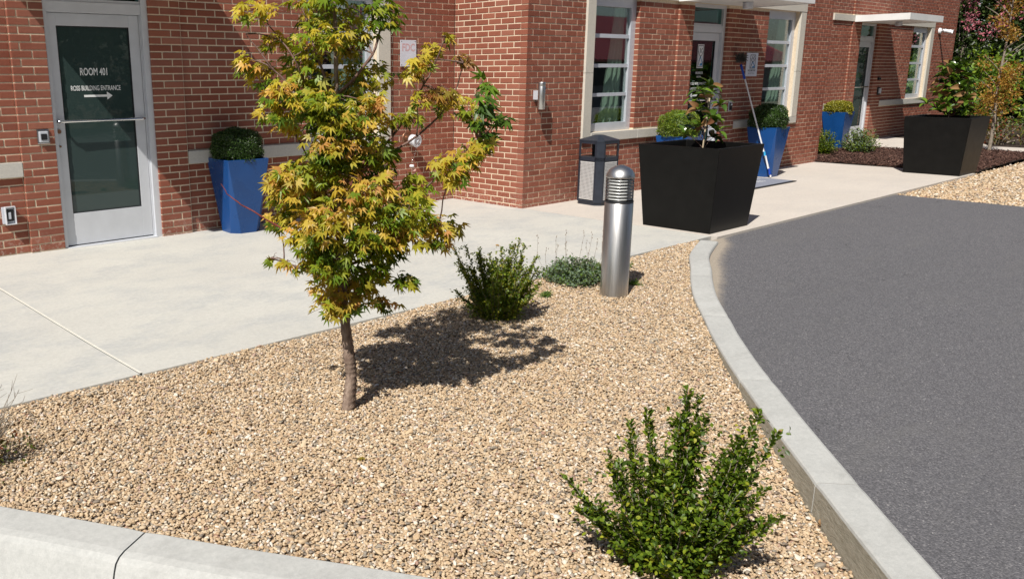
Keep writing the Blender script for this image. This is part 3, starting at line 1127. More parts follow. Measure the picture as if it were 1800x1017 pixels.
# single bricks: one shared block mesh for whole bricks, own meshes for cut ones
shared = {}
mb_rest, bc_rest = MB(), []
for i, b in enumerate(bricks):
    if i in single:
        s0, s1, za, zb, out, fr, dep = b
        key = (round(s1 - s0, 3), round(zb - za, 3), 1 if fr is FB else 0)
        if key not in shared:
            w, h = s1 - s0, zb - za
            lf = (lambda u, d, z: (-d, u, z)) if fr is FB else (lambda u, d, z: (u, -d, z))
            v, f = brick_geo((-w / 2, w / 2, -h / 2, h / 2, 0, lf, dep), False)
            me = bpy.data.meshes.new('brick')
            me.from_pydata(v, [], f)
            me.materials.append(M['brick'])
            shared[key] = me
        o = link('brick', shared[key], bld)
        o.location = fr((s0 + s1) / 2, out + random.uniform(-.0015, .0015), (za + zb) / 2)
        o.rotation_euler = (random.uniform(-.006, .006), 0, random.uniform(-.006, .006))
    else:
        v, f = brick_geo(b)
        mb_rest.add(v, f)
        bc_rest += [random.random()] * len(v)
tag(mb_rest.build('brick_courses', M['brick'], bld, bc_rest), kind='stuff')


# mortar backing with openings
def backing(u0, u1, z0, z1, openings, zones, frame, rec=0.0052, rd=0.13):
    us = sorted({u0, u1, *[o[0] for o in openings], *[o[1] for o in openings], *[z[0] for z in zones[1:]]})
    zs = sorted({z0, z1, *[max(z0, o[2]) for o in openings], *[o[3] for o in openings]})
    us = [u for u in us if u0 <= u <= u1]
    mb = MB()

    def outof(u):
        r = 0
        for a, b, o in zones:
            if u >= a - 0.006:
                r = o
        return r
    for ua, ub in zip(us[:-1], us[1:]):
        o = outof((ua + ub) / 2) - rec
        for za, zb in zip(zs[:-1], zs[1:]):
            cu, cz = (ua + ub) / 2, (za + zb) / 2
            if any(a < cu < b and c < cz < d for a, b, c, d in openings):
                continue
            mb.add([frame(ua, o, za), frame(ub, o, za), frame(ub, o, zb), frame(ua, o, zb)], [(0, 1, 2, 3)])
    for a, b, c, d in openings:
        o = outof((a + b) / 2) - rec
        c = max(c, z0)
        mb.add([frame(a, o, c), frame(a, o, d), frame(a, -rd, d), frame(a, -rd, c)], [(0, 1, 2, 3)])
        mb.add([frame(b, o, c), frame(b, -rd, c), frame(b, -rd, d), frame(b, o, d)], [(0, 1, 2, 3)])
        mb.add([frame(a, o, d), frame(b, o, d), frame(b, -rd, d), frame(a, -rd, d)], [(0, 1, 2, 3)])
        mb.add([frame(a, o, c), frame(a, -rd, c), frame(b, -rd, c), frame(b, o, c)], [(0, 1, 2, 3)])
    # zone steps
    for (a, b, oo), (a2, b2, o2) in zip(zones[:-1], zones[1:]):
        lo, hi = min(oo, o2), max(oo, o2)
        x = a2 + .003 if o2 > oo else b - .003
        mb.add([frame(x, lo - rec, z0), frame(x, hi - rec, z0), frame(x, hi - rec, z1), frame(x, lo - rec, z1)], [(0, 1, 2, 3)])
    return mb


for nm, a in (('wall', (-1.5, XI, -.25, ZT, A_OPEN, ZA, FA)), ('wall', (XI, XC, -.25, ZT, C_OPEN, ZC, FC)), ('wall', (XC, XE, -.25, ZT, D_OPEN, ZD, FD)),
              ('wall', (0.005, YA - YC, -.25, ZT, [], ZB, FB)), ('wall', (0.005, YD - YC, -.25, ZT, [], [(0, 9, 0)], FE)),
              ('wall', (0, 8.0, -.25, ZT, [], [(0, 9, 0)], lambda u, d, z: (XE + d, YD + u, z)))):
    backing(*a).build(nm, M['mortar'], bld)
rf = MB()
rf.box(-1.5, XI + .1, YA + .02, 16, ZT, ZT + .3)
rf.box(XI + .1, XC, YC + .02, 16, ZT, ZT + .3)
rf.box(XC, XE, YD + .02, 16, ZT, ZT + .3)
rf.build('roof', M['stone'], bld)
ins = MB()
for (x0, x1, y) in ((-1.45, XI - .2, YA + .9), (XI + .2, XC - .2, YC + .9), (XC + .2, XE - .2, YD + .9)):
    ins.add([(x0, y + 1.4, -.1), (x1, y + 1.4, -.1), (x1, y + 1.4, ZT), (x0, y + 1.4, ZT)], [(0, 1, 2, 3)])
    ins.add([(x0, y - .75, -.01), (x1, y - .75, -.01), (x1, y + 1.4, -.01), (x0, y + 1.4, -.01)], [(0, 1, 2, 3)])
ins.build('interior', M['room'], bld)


def stone(x0, x1, y, proud, z0, z1, dep=0.13, name='stone_block', mat='stone', b=0.003):
    g = 0.0025
    o = MB().bbox(x0 + g, x1 - g, y - proud, y + dep, z0 + .001, z1 - .001, b).build(name, M[mat], bld)
    return o


# sills, jambs and lintels; long runs are laid in separate blocks with fine joints
for (x0, x1, y, pr, z0, z1, nm) in (
        (-1.5, 1.0, YA, .030, .750, .880, 'stone_sill'), (1.0, 2.474, YA, .030, .750, .880, 'stone_sill'),
        (4.082, 5.71, YA, .034, .748, .876, 'stone_sill'), (5.71, 6.764, YA, .034, .748, .876, 'stone_sill'),
        (6.575, 6.764, YA, .030, .878, 1.66, 'stone_jamb'), (6.575, 6.764, YA, .030, 1.662, 2.54, 'stone_jamb'),
        (-1.5, 1.2, YA, .034, 2.54, 2.70, 'stone_lintel'), (1.2, 4.2, YA, .034, 2.54, 2.70, 'stone_lintel'), (4.2, 6.764, YA, .034, 2.54, 2.70, 'stone_lintel'),
        (8.922, 9.088, YC, .030, .752, 1.60, 'stone_jamb'), (8.922, 9.088, YC, .030, 1.602, 2.54, 'stone_jamb'),
        (9.090, 10.114, YC, .040, .752, .865, 'stone_sill'), (10.116, 10.975, YC, .040, .752, .865, 'stone_sill'),
        (12.693, 13.60, YC, .034, .762, .865, 'stone_sill'), (13.602, 14.808, YC, .034, .762, .865, 'stone_sill'),
        (14.62, 14.808, YC, .030, .867, 1.60, 'stone_jamb'), (14.62, 14.808, YC, .030, 1.602, 2.54, 'stone_jamb'),
        (8.922, 10.9, YC, .034, 2.542, 2.70, 'stone_lintel'), (10.902, 12.9, YC, .034, 2.542, 2.70, 'stone_lintel'), (12.902, 14.808, YC, .034, 2.542, 2.70, 'stone_lintel'),
        (21.942, 23.40, YD, .034, .80, .925, 'stone_sill'), (23.402, 24.935, YD, .034, .80, .925, 'stone_sill'),
        (24.72, 24.935, YD, .030, .927, 2.625, 'stone_jamb'),
        (19.02, 20.10, YD, .034, 2.627, 2.755, 'stone_lintel'), (20.102, 22.4, YD, .034, 2.627, 2.755, 'stone_lintel'), (22.402, 24.935, YD, .034, 2.627, 2.755, 'stone_lintel'),
        (18.9, 19.995, YD, .034, .80, .925, 'stone_sill')):
    stone(x0, x1, y, pr, z0, z1, 0.16 if nm == 'stone_jamb' else 0.13, nm, 'stone_grey' if nm == 'stone_sill' else 'stone')

# metal canopies (built as slabs with a recessed soffit panel)
for (x0, x1, y, dep, z0, z1) in ((2.36, 4.22, YA, .95, 2.56, 2.70), (10.91, 12.90, YC, .98, 2.545, 2.68), (20.05, 22.0, YD, 1.10, 2.63, 2.745)):
    cn = MB()
    cn.bbox(x0, x1, y - dep, y - dep + .012, z0 - .012, z1 + .004, .002)
    cn.bbox(x0, x0 + .012, y - dep + .012, y - .036, z0 - .012, z1 + .004, .002)
    cn.bbox(x1 - .012, x1, y - dep + .012, y - .036, z0 - .012, z1 + .004, .002)
    cn.box(x0 + .012, x1 - .012, y - dep + .012, y - .036, z0, z1)
    co = cn.build('canopy', M['canopy'], bld)
    xm, ym = (x0 + x1) / 2 + .03, y - dep / 2
    dl = MB().lathe([(0.0, 0), (.062, 0), (.068, -.004), (.070, -.02), (.070, -.088), (.066, -.09), (.055, -.085), (.052, -.04), (0, -.04)], (xm, ym, z0), 24)
    dl.build('downlight', M['alu'], co)


def rect_frame(mb, x0, x1, z0, z1, y0, y1, l, r, b, t):
    mb.bbox(x0, x0 + l, y0, y1, z0, z1, .002)
    mb.bbox(x1 - r, x1, y0, y1, z0, z1, .002)
    mb.bbox(x0 + l, x1 - r, y0 + .001, y1, z0, z0 + b, .002)
    mb.bbox(x0 + l, x1 - r, y0 + .001, y1, z1 - t, z1, .002)


def make_window(x0, x1, z0, z1, y, mulls):
    yo = y + .062
    fb = MB()
    rect_frame(fb, x0, x1, z0, z1, yo, yo + .07, .075, .105, .105, .125)
    for a, b in sorted(mulls):
        fb.bbox(x0 + .075, x1 - .105, yo + .012, yo + .06, a, b, .002)
    fr = fb.build('window', M['alu'], bld)
    zs = [z0 + .105] + [q for m in sorted(mulls) for q in m] + [z1 - .125]
    for a, b in zip(zs[0::2], zs[1::2]):
        MB().box(x0 + .07, x1 - .10, yo + .032, yo + .038, a - .004, b + .004).build('pane', M['glass_win'], fr)
    # gathered curtain on the far side, swept to the left at the bottom
    cu = MB()
    nx, nz = 40, 14
    vs = []
    for j in range(nz):
        t = j / (nz - 1)
        zz = z0 + .03 + (z1 - z0 - .06) * t
        xl = x1 - .26 - .30 * (1 - t) ** 1.2
        xr = x1 - .05
        for i in range(nx):
            s = i / (nx - 1)
            vs.append((xl + (xr - xl) * s, yo + .13 + .020 * sin(s * 21 + t * .6) + .006 * sin(s * 47), zz))
    cu.add(vs, [(j * nx + i, j * nx + i + 1, (j + 1) * nx + i + 1, (j + 1) * nx + i) for j in range(nz - 1) for i in range(nx - 1)], True)
    cu.build('curtain', M['curtain'], fr)
    return fr


def make_door(x0, x1, z0, z1, y, hz, glass='glass_door', leaf_mat='alu_door'):
    """aluminium entrance door with glass leaf, push bar and transom light"""
    k = (z1 - z0) / 2.49
    yo = y + .012
    fb = MB()
    zt0, zt1 = z0 + 2.107 * k, z0 + 2.20 * k
    rect_frame(fb, x0, x1, z0, z1, yo, yo + .11, .036, .065, .004, .05)
    fb.bbox(x0 + .036, x1 - .065, yo + .008, yo + .10, zt0, zt1, .002)
    fb.bbox(x0 + .036, x1 - .065, yo + .020, yo + .05, zt1, zt1 + .028, .002)
    fb.bbox(x1 - .080, x1 - .065, yo + .028, yo + .09, z0, zt0, .001)
    fb.bbox(x0 + .03, x1 - .06, yo - .03, yo + .10, z0 - .03, z0 + .012, .003)
    fr = fb.build('door_frame', M['alu_door'], bld)
    MB().box(x0 + .03, x1 - .06, yo + .040, yo + .046, zt1 + .02, z1 - .04).build('transom_pane', M['glass_hotel'], fr)
    la, lb = x0 + .038, x1 - .083
    l0, l1 = z0 + .022, zt0 - .004
    yl = yo + .034
    lf = MB()
    ga, gb, gz0, gz1 = la + .083, lb - .098, z0 + .315 * k, z0 + 1.995 * k
    lf.bbox(la, ga, yl, yl + .045, l0, l1, .0025)
    lf.bbox(gb, lb, yl, yl + .045, l0, l1, .0025)
    lf.bbox(ga, gb, yl + .001, yl + .045, l0, gz0, .0025)
    lf.bbox(ga, gb, yl + .001, yl + .045, gz1, l1, .0025)
    dr = lf.build('door', M[leaf_mat], bld)
    bd = MB()
    rect_frame(bd, ga - .001, gb + .001, gz0 - .001, gz1 + .001, yl + .006, yl + .03, .010, .010, .010, .010)
    bd.build('glazing_bead', M['dark'], dr)
    MB().box(ga + .002, gb - .002, yl + .018, yl + .024, gz0 + .002, gz1 - .002).build('pane', M[glass], dr)
    zb = z0 + 1.16 * k
    pb = MB()
    pb.tube([(la + .02, yl - .002, zb), (la + .02, yl - .05, zb), (la + .05, yl - .062, zb), (lb - .06, yl - .062, zb), (lb - .03, yl - .05, zb), (lb - .03, yl - .002, zb)], .0135, 12)
    pb.build('push_bar', M['chrome'], dr)
    lk = MB()
    for zz, rr in ((zb - .088, .020), (zb - .222, .010)):
        lk.tube([(la + .022, yl - .010, zz), (la + .022, yl + .004, zz)], rr, 16)
    lk.build('lock', M['brass'], dr)
    return dr, (ga, gb, gz0, gz1, yl)


dA, (ga, gb, g0, g1, yl) = make_door(2.777, 3.757, .055, 2.54, YA - .02, 0)
tx = (3.08 + 3.385) / 2
text_mesh('lettering', 'ROOM 401', .092, M['lettering'], (3.217, yl + .0155, 1.645), parent=dA, width=.255, bold=.0012)
text_mesh('lettering', 'ROSS BUILDING ENTRANCE', .062, M['lettering'], (3.223, yl + .0155, 1.500), parent=dA, width=.47, bold=.0006)
ar = MB()
ar.box(3.105, 3.335, yl + .0158, yl + .0165, 1.422, 1.442)
ar.add([(3.322, yl + .0160, 1.395), (3.375, yl + .0160, 1.432), (3.322, yl + .0160, 1.469)], [(0, 1, 2)])
ar.build('arrow', M['lettering'], dA)
dC, (gc, gd, c0, c1, yc2) = make_door(11.315, 12.288, .045, 2.54, YC - .0, 0, 'glass_hotel')
xl = 11.745


def hourglass(mb_d, mb_b, x, y, z, w, h, fl=1):
    """the hotel mark: a framed X of four sweeping strokes with a dark head and a blue foot"""
    e = .0012
    t = w * .055
    for a, b, c, d in ((x - w / 2, x + w / 2, z + h / 2 - t, z + h / 2), (x - w / 2, x + w / 2, z - h / 2, z - h / 2 + t),
                       (x - w / 2, x - w / 2 + t, z - h / 2, z + h / 2), (x + w / 2 - t, x + w / 2, z - h / 2, z + h / 2)):
        mb_d.box(a, b, y - e, y, c, d)

    def stroke(mb, pts, wd):
        v = []
        for i, (px, pz) in enumerate(pts):
            q0, q1 = pts[max(i - 1, 0)], pts[min(i + 1, len(pts) - 1)]
            dx, dz = q1[0] - q0[0], q1[1] - q0[1]
            L_ = math.hypot(dx, dz) or 1
            v += [(x + px * w - dz / L_ * wd, y - e, z + pz * h + dx / L_ * wd), (x + px * w + dz / L_ * wd, y - e, z + pz * h - dx / L_ * wd)]
        mb.add(v, [(2 * i, 2 * i + 1, 2 * i + 3, 2 * i + 2) for i in range(len(pts) - 1)])
    stroke(mb_d, [(-.42, .25), (-.22, .06), (0, -.02), (.22, .06), (.42, .25)], w * .035)
    stroke(mb_d, [(-.16, .38), (-.06, .2), (.06, .16), (.12, .3), (.28, .38)], w * .045)
    stroke(mb_d, [(0, .02), (-.14, -.14), (-.34, -.45)], w * .04)
    stroke(mb_b, [(0, .02), (.14, -.12), (.40, -.32)], w * .05)
    stroke(mb_b, [(.02, -.0), (-.02, -.1), (-.30, -.22)], w * .035)
    mb_b.add([(x - .10 * w, y - e, z - .44 * h), (x + .42 * w, y - e, z - .44 * h), (x + .40 * w, y - e, z - .30 * h), (x + .02 * w, y - e, z - .34 * h)], [(0, 1, 2, 3)])


yy = yc2 + .0165
MB().box(xl - .085, xl + .085, yy - .0006, yy, 1.66, 1.99).build('logo_panel', M['white'], dC)
d1, d2 = MB(), MB()
hourglass(d1, d2, xl, yy - .0008, 1.825, .15, .30)
d1.build('logo_mark', M['black_print'], dC)
d2.build('logo_accent', M['blue_print'], dC)
text_mesh('lettering', 'HOLBROOK', .050, M['lettering'], (xl, yy, 1.59), parent=dC, width=.20)
text_mesh('lettering', 'HOTEL', .036, M['lettering'], (xl, yy, 1.535), parent=dC, width=.13)
text_mesh('lettering', 'ROSS BUILDING FOR', .050, M['lettering'], (xl, yy, 1.44), parent=dC, width=.44)
text_mesh('lettering', 'INTERIOR ROOMS', .050, M['lettering'], (xl - .04, yy, 1.365), parent=dC, width=.36)
ar = MB()
ar.box(xl - .17, xl + .12, yy - .0006, yy, 1.262, 1.286)
ar.add([(xl - .155, yy - .0007, 1.310), (xl - .23, yy - .0007, 1.274), (xl - .155, yy - .0007, 1.238)], [(0, 1, 2)])
ar.build('arrow', M['lettering'], dC)
make_door(20.44, 21.42, .05, 2.62, YD + .02, 0)

mu = [(2.035, 2.083), (1.670, 1.716), (1.308, 1.351)]
make_window(9.09, 10.073, .866, 2.54, YC, mu)
make_window(13.582, 14.62, .866, 2.54, YC, mu)
make_window(5.602, 6.575, .877, 2.54, YA, mu)
make_window(23.602, 24.72, .926, 2.625, YD, [(2.14, 2.20), (1.745, 1.80), (1.352, 1.405)])

# ------------------------------------------------------------------ things fixed to the walls
# card reader beside door A
t = tag(empty('card_reader', (2.672, YA - .030, 1.09)), 'square steel card reader with black window beside the ROOM 401 door', 'card reader')
MB().bbox(-.054, .054, -.012, 0, -.062, .062, .004).build('backplate', M['chrome'], t)
MB().bbox(-.040, .040, -.030, -.012, -.048, .048, .008).build('bezel', M['alu'], t)
MB().bbox(-.026, .026, -.034, -.029, -.026, .026, .006).build('window', M['dark'], t)
# outlet box
t = tag(empty('outlet_box', (2.318, YA, .426)), 'clear bubble covered power outlet low on the brick left of the door', 'outlet')
MB().bbox(-.062, .040, -.030, 0, -.075, .075, .006).build('backbox', M['alu'], t)
MB().bbox(-.034, .030, -.046, -.030, -.052, .052, .006).build('socket_plate', M['dark'], t)
cv = MB()
rect_frame(cv, -.044, .044, -.080, .080, -.066, -.030, .007, .007, .008, .008)
cv.build('cover_rim', M['clear'], t)
MB().bbox(-.020, .004, -.056, -.046, -.030, .030, .003).build('plug', M['alu'], t)
# FDC sign
t = tag(empty('fdc_sign', (7.055, YA, 1.846)), 'white FDC sign with faded red letters on the brick near the inner corner', 'sign')
MB().bbox(-.126, .126, -.014, -.008, -.151, .151, .0015).build('panel', M['sign_face'], t)
text_mesh('lettering', 'FDC', .118, M['red_print'], (0, -.0142, .062), parent=t, width=.205, bold=.004, ext=.0003)
for sx in (-.108, .108):
    for sz in (-.135, .135):
        MB().tube([(sx, -.0155, sz), (sx, 0, sz)], .006, 10).build('screw', M['dark'], t)
# fire department connection with chain and caps
t = tag(empty('fire_hose_connection', (7.045, YA, .845)), 'round silver fire hose connection with dangling chain on the brick under the FDC sign', 'fire hose connection')
MB().lathe([(0, .010), (.070, .010), (.080, .006), (.082, 0)], n=28).build('wall_plate', M['brass'], t).rotation_euler = (pi / 2, 0, 0)
MB().lathe([(.046, 0), (.046, .06), (.052, .065), (.052, .085), (.046, .09)], n=24).build('pipe_stub', M['brass'], t).rotation_euler = (pi / 2 + .12, 0, .05)
cp = MB().lathe([(.060, .07), (.066, .075), (.066, .125), (.062, .13), (.062, .135), (.073, .14), (.076, .148), (.076, .172), (.072, .178), (.050, .182), (.048, .176), (.020, .176), (.018, .186), (0, .186)], n=32)
cpo = cp.build('swivel_cap', M['clear'], t)
cpo.rotation_euler = (pi / 2 + .16, 0, .10)
ch = MB()
pts_c = [(.045 - .004 * i, -.13 + .004 * i, -.085 - .020 * i) for i in range(11)]
for i, q in enumerate(pts_c):
    bm = bmesh.new()
    bmesh.ops.create_icosphere(bm, subdivisions=1, radius=.0075 if i % 2 else .0055, matrix=Matrix.Translation(q))
    ch.addbm(bm, True)
ch.build('chain', M['chrome'], t)
MB().lathe([(0, .03), (.024, .03), (.030, .02), (.030, 0), (0, 0)], (.010, -.075, -.345), 18).build('plug_cap', M['white'], t)
MB().lathe([(0, .03), (.022, .03), (.028, .02), (.028, 0), (0, 0)], (.050, -.070, -.400), 18).build('plug_cap', M['pink_cap'], t)
# wall ashtray
t = tag(empty('wall_ashtray', (8.005, YC - .105, 1.194)), 'cylindrical steel ashtray fixed to the brick left of the first tall window', 'ashtray')
MB().lathe([(0, 0), (.040, 0), (.044, .004), (.044, .262), (.0435, .263), (.0435, .266), (.044, .267), (.044, .306), (.041, .312), (0, .314)], n=32).build('tube', M['steel'], t)
MB().bbox(-.028, .020, .030, .104, .110, .215, .003).build('bracket', M['alu'], t)
MB().tube([(.020, -.030, .240), (.024, -.0395, .240)], .011, 12).build('stub_hole', M['dark'], t)
MB().tube([(-.020, -.0375, .215), (-.0215, -.0400, .215)], .003, 8).tube([(.020, -.0375, .205), (.0215, -.0400, .205)], .003, 8).build('rivet', M['dark'], t)
# reader beside door C, reader and button beside door D
t = tag(empty('card_reader', (12.53, YC - .03, 1.10)), 'small black and silver card reader on the shaded brick right of the hotel door', 'card reader')
MB().bbox(-.045, .045, -.012, 0, -.075, .075, .003).build('backplate', M['alu'], t)
MB().bbox(-.030, .030, -.032, -.012, -.060, .045, .006).build('bezel', M['dark'], t)
MB().bbox(-.022, .022, -.036, -.031, .010, .036, .003).build('window', M['white'], t)
t = tag(empty('card_reader', (21.80, YD - .03, 1.14)), 'card reader on the shaded brick right of the far door, below the small black button', 'card reader')
MB().bbox(-.075, .075, -.02, 0, -.085, .085, .004).build('backplate', M['dark'], t)
MB().bbox(-.035, .06, -.05, -.02, -.05, .06, .006).build('bezel', M['alu'], t)
t = tag(empty('door_button', (21.72, YD - .03, 1.42)), 'small black button box above the far card reader', 'button')
MB().bbox(-.055, .055, -.04, 0, -.03, .03, .004).build('housing', M['dark'], t)
MB().tube([(.02, -.04, 0), (.02, -.05, 0)], .018, 12).build('push_button', M['dark'], t)
# hotel sign
t = tag(empty('hotel_sign', (13.135, YC, 1.708)), 'pale HOLBROOK HOTEL sign on the brick between the door and second window', 'sign')
MB().bbox(-.175, .175, -.018, -.006, -.175, .175, .002).build('panel', M['sign_face'], t)
d1, d2 = MB(), MB()
hourglass(d1, d2, .012, -.0185, .045, .165, .205)
d1.build('logo_mark', M['black_print'], t)
d2.build('logo_accent', M['blue_print'], t)
text_mesh('lettering', 'HOLBROOK', .042, M['black_print'], (.0, -.0185, -.088), parent=t, width=.235, ext=.0004, bold=.0006)
text_mesh('lettering', 'H O T E L', .036, M['black_print'], (.0, -.0185, -.132), parent=t, width=.19, ext=.0004)
# security camera
t = tag(empty('security_camera', (25.34, YD, 2.56)), 'white bullet security camera high on the brick near the far corner', 'security camera')
MB().lathe([(0, .05), (.060, .05), (.075, .03), (.078, 0)], n=24).build('mount', M['white'], t).rotation_euler = (pi / 2, 0, 0)
MB().tube([(0, -.05, 0), (.01, -.09, -.01), (.02, -.11, -.012)], .030, 12).build('arm', M['white'], t)
cb = MB().tube([(-.02, -.08, .01), (-.01, -.13, .0), (.02, -.24, -.02), (.035, -.30, -.030)], [.042, .050, .054, .056], 18)
cb.build('camera_body', M['white'], t)
MB().tube([(.036, -.303, -.0305), (.038, -.310, -.032)], .047, 18).build('lens', M['dark'], t)


# ------------------------------------------------------------------ planters
def black_planter(x, y, label, z0=.032, s0=.767, s1=.905, h=.853):
    t = tag(empty('black_planter', (x, y, z0)), label, 'planter', 'square black planters')
    a, b, w = s0 / 2, s1 / 2, .035
    bm = bmesh.new()
    lo = [bm.verts.new((i * a, j * a, 0)) for i, j in ((-1, -1), (1, -1), (1, 1), (-1, 1))]
    hi = [bm.verts.new((i * b, j * b, h)) for i, j in ((-1, -1), (1, -1), (1, 1), (-1, 1))]
    ih = [bm.verts.new((i * (b - w), j * (b - w), h)) for i, j in ((-1, -1), (1, -1), (1, 1), (-1, 1))]
    il = [bm.verts.new((i * (b - w - .01), j * (b - w - .01), h - .12)) for i, j in ((-1, -1), (1, -1), (1, 1), (-1, 1))]
    bm.faces.new(lo[::-1])
    for k in range(4):
        m = (k + 1) % 4
        bm.faces.new((lo[k], lo[m], hi[m], hi[k]))
        bm.faces.new((hi[k], hi[m], ih[m], ih[k]))
        bm.faces.new((ih[k], ih[m], il[m], il[k]))
    bm.normal_update()
    eds = [e for e in bm.edges if not (e.verts[0] in lo and e.verts[1] in lo)]
    bmesh.ops.bevel(bm, geom=eds, offset=.006, segments=2, affect='EDGES', profile=.6)
    mb = MB()
    mb.addbm(bm)
    mb.build('box', M['black_planter'], t)
    MB().box(-a * .97, a * .97, -a * .97, a * .97, -.015, .001).build('foot', M['dark'], t)
    g = MB()
    n = 10
    vs = [((-1 + 2 * i / n) * (b - w), (-1 + 2 * j / n) * (b - w), h - .085 + random.uniform(-.012, .012)) for j in range(n + 1) for i in range(n + 1)]
    g.add(vs, [(j * (n + 1) + i, j * (n + 1) + i + 1, (j + 1) * (n + 1) + i + 1, (j + 1) * (n + 1) + i) for j in range(n) for i in range(n)])
    g.build('soil', M['soil'], t)
    return t


black_planter(8.313, 4.67, 'large square black planter standing at the end of the kerb')
black_planter(15.52, 4.602, 'large square black planter at the edge of the mulch bed', h=.875, s0=.788, s1=.918)


def blue_planter_proto():
    """square rim narrowing to an octagonal foot, with long triangular corner facets"""
    a, b, h, c, w = .165, .230, .75, .052, .022
    t = empty('blue_planter')
    bm = bmesh.new()
    sq = ((-1, -1), (1, -1), (1, 1), (-1, 1))
    hi = [bm.verts.new((i * b, j * b, h)) for i, j in sq]
    ih = [bm.verts.new((i * (b - w), j * (b - w), h)) for i, j in sq]
    il = [bm.verts.new((i * (b - w), j * (b - w), h - .08)) for i, j in sq]
    lo = []
    for k, (i, j) in enumerate(sq):
        p1 = (i * a, j * (a - c * 1.5)) if k % 2 == 0 else (i * (a - c * 1.5), j * a)
        p2 = (i * (a - c * 1.5), j * a) if k % 2 == 0 else (i * a, j * (a - c * 1.5))
        lo.append((bm.verts.new((p1[0], p1[1], 0)), bm.verts.new((p2[0], p2[1], 0))))
    for k in range(4):
        m = (k + 1) % 4
        bm.faces.new((lo[k][0], lo[k][1], hi[k]))
        bm.faces.new((lo[k][1], lo[m][0], hi[m], hi[k]))
        bm.faces.new((hi[k], hi[m], ih[m], ih[k]))
        bm.faces.new((ih[k], ih[m], il[m], il[k]))
    bm.faces.new([v for p in lo[::-1] for v in p[::-1]])
    bmesh.ops.recalc_face_normals(bm, faces=bm.faces[:])
    bmesh.ops.bevel(bm, geom=[e for e in bm.edges if not (e.verts[0].co.z < .01 and e.verts[1].co.z < .01)], offset=.0025, segments=1, affect='EDGES')
    mb = MB()
    mb.addbm(bm)
    mb.build('box', M['blue_planter'], t)
    MB().box(-b + w, b - w, -b + w, b - w, h - .07, h - .04).build('soil', M['soil'], t)
    return t


bp0 = blue_planter_proto()
BPS = [((4.518, 7.592, .045), -.05, 'blue planter with dark clipped boxwood beside the ROOM 401 door'),
       ((10.545, 6.235, .032), .0, 'blue planter left of the hotel door, mostly hidden behind the black planter'),
       ((13.10, 6.268, .032), .02, 'blue planter right of the hotel door with a pole leaning by it'),
       ((18.29, 7.36, .055), .0, 'blue planter in the mulch bed by the far door')]
for i, (loc, rz, lab) in enumerate(BPS):
    o = bp0 if i == 0 else copy_tree(bp0)
    o.location, o.rotation_euler = loc, (0, 0, rz)
    tag(o, lab, 'planter', 'tapered blue planters by the doors')


# clipped boxwood domes
def dome(loc, rx, rz_, zc, mat, n, label, lean=(0, 0), lsz=.017):
    t = tag(empty('boxwood', loc), label, 'shrub', 'clipped boxwoods in the blue planters')
    u = rng.uniform(-.55, 1, n)
    ph = rng.uniform(0, 2 * pi, n)
    rr = np.sqrt(1 - u * u)
    D = np.stack([rr * np.cos(ph), rr * np.sin(ph), u], 1)
    lump = 1 + .05 * np.sin(D[:, 0] * 7 + 1) * np.sin(D[:, 1] * 6) + .04 * np.sin(D[:, 2] * 9 + D[:, 0] * 5)
    dep = rng.uniform(.86, 1.03, n)
    # squarer than a ball: flat-sided as a clipped shrub that fills its box
    nrm = (np.abs(D[:, 0]) ** 2.6 + np.abs(D[:, 1]) ** 2.6 + np.abs(D[:, 2]) ** 2.6) ** (1 / 2.6)
    Q = D / nrm[:, None] * (lump * dep)[:, None]
    Pp = Q * np.array([rx, rx, rz_]) + np.array([lean[0], lean[1], zc])
    k = Pp[:, 2] > -.05
    Pp, D2 = Pp[k], D[k]
    m = len(Pp)
    dirs = D2 + rng.normal(0, .75, (m, 3)) + np.array([0, 0, .35])
    nn = D2 + rng.normal(0, .6, (m, 3))
    R = frames(dirs, nn)
    scatter_mesh('foliage', OVAL_V, OVAL_F, Pp, R, rng.uniform(.75, 1.35, m) * lsz, mat, t)['kind'] = 'stuff'
    core = MB()  # dark solid body added inside the leaves to block gaps, not real stems
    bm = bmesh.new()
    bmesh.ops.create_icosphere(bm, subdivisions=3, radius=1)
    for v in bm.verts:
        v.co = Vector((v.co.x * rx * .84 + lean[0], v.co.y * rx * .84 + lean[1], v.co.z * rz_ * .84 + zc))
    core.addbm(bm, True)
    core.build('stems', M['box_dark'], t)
    st = MB()
    for a in range(5):
        st.tube([(.02 * cos(a * 1.25), .02 * sin(a * 1.25), -.05), (.08 * cos(a * 1.25), .08 * sin(a * 1.25), zc)], .007, 6)
    st.build('trunk', M['grey_twig'], t)
    return t


dome((4.518, 7.592, .752), .235, .195, .135, M['box_dark'], 11000, 'dark green clipped boxwood in the planter beside the ROOM 401 door', lsz=.016)
dome((10.50, 6.235, .74), .245, .20, .155, M['box_light'], 7000, 'bright green clipped boxwood left of the hotel door', lsz=.020)
dome((13.08, 6.268, .74), .255, .215, .155, M['box_dark'], 8000, 'dark green clipped boxwood behind the leaning pole', lsz=.020)
dome((18.29, 7.36, .765), .235, .15, .09, M['box_yellow'], 5000, 'yellowing clipped boxwood in the far blue planter', lsz=.028)


# ------------------------------------------------------------------ bin, bollard, mat, pole
t = tag(empty('litter_bin', (8.845, 6.315, .032), -.08), 'dark litter bin with grey perforated panels under the first tall window', 'litter bin')


def octo(s, c):
    a = s / 2
    return [(-a + c, -a), (a - c, -a), (a, -a + c), (a, a - c), (a - c, a), (-a + c, a), (-a, a - c), (-a, -a + c)]


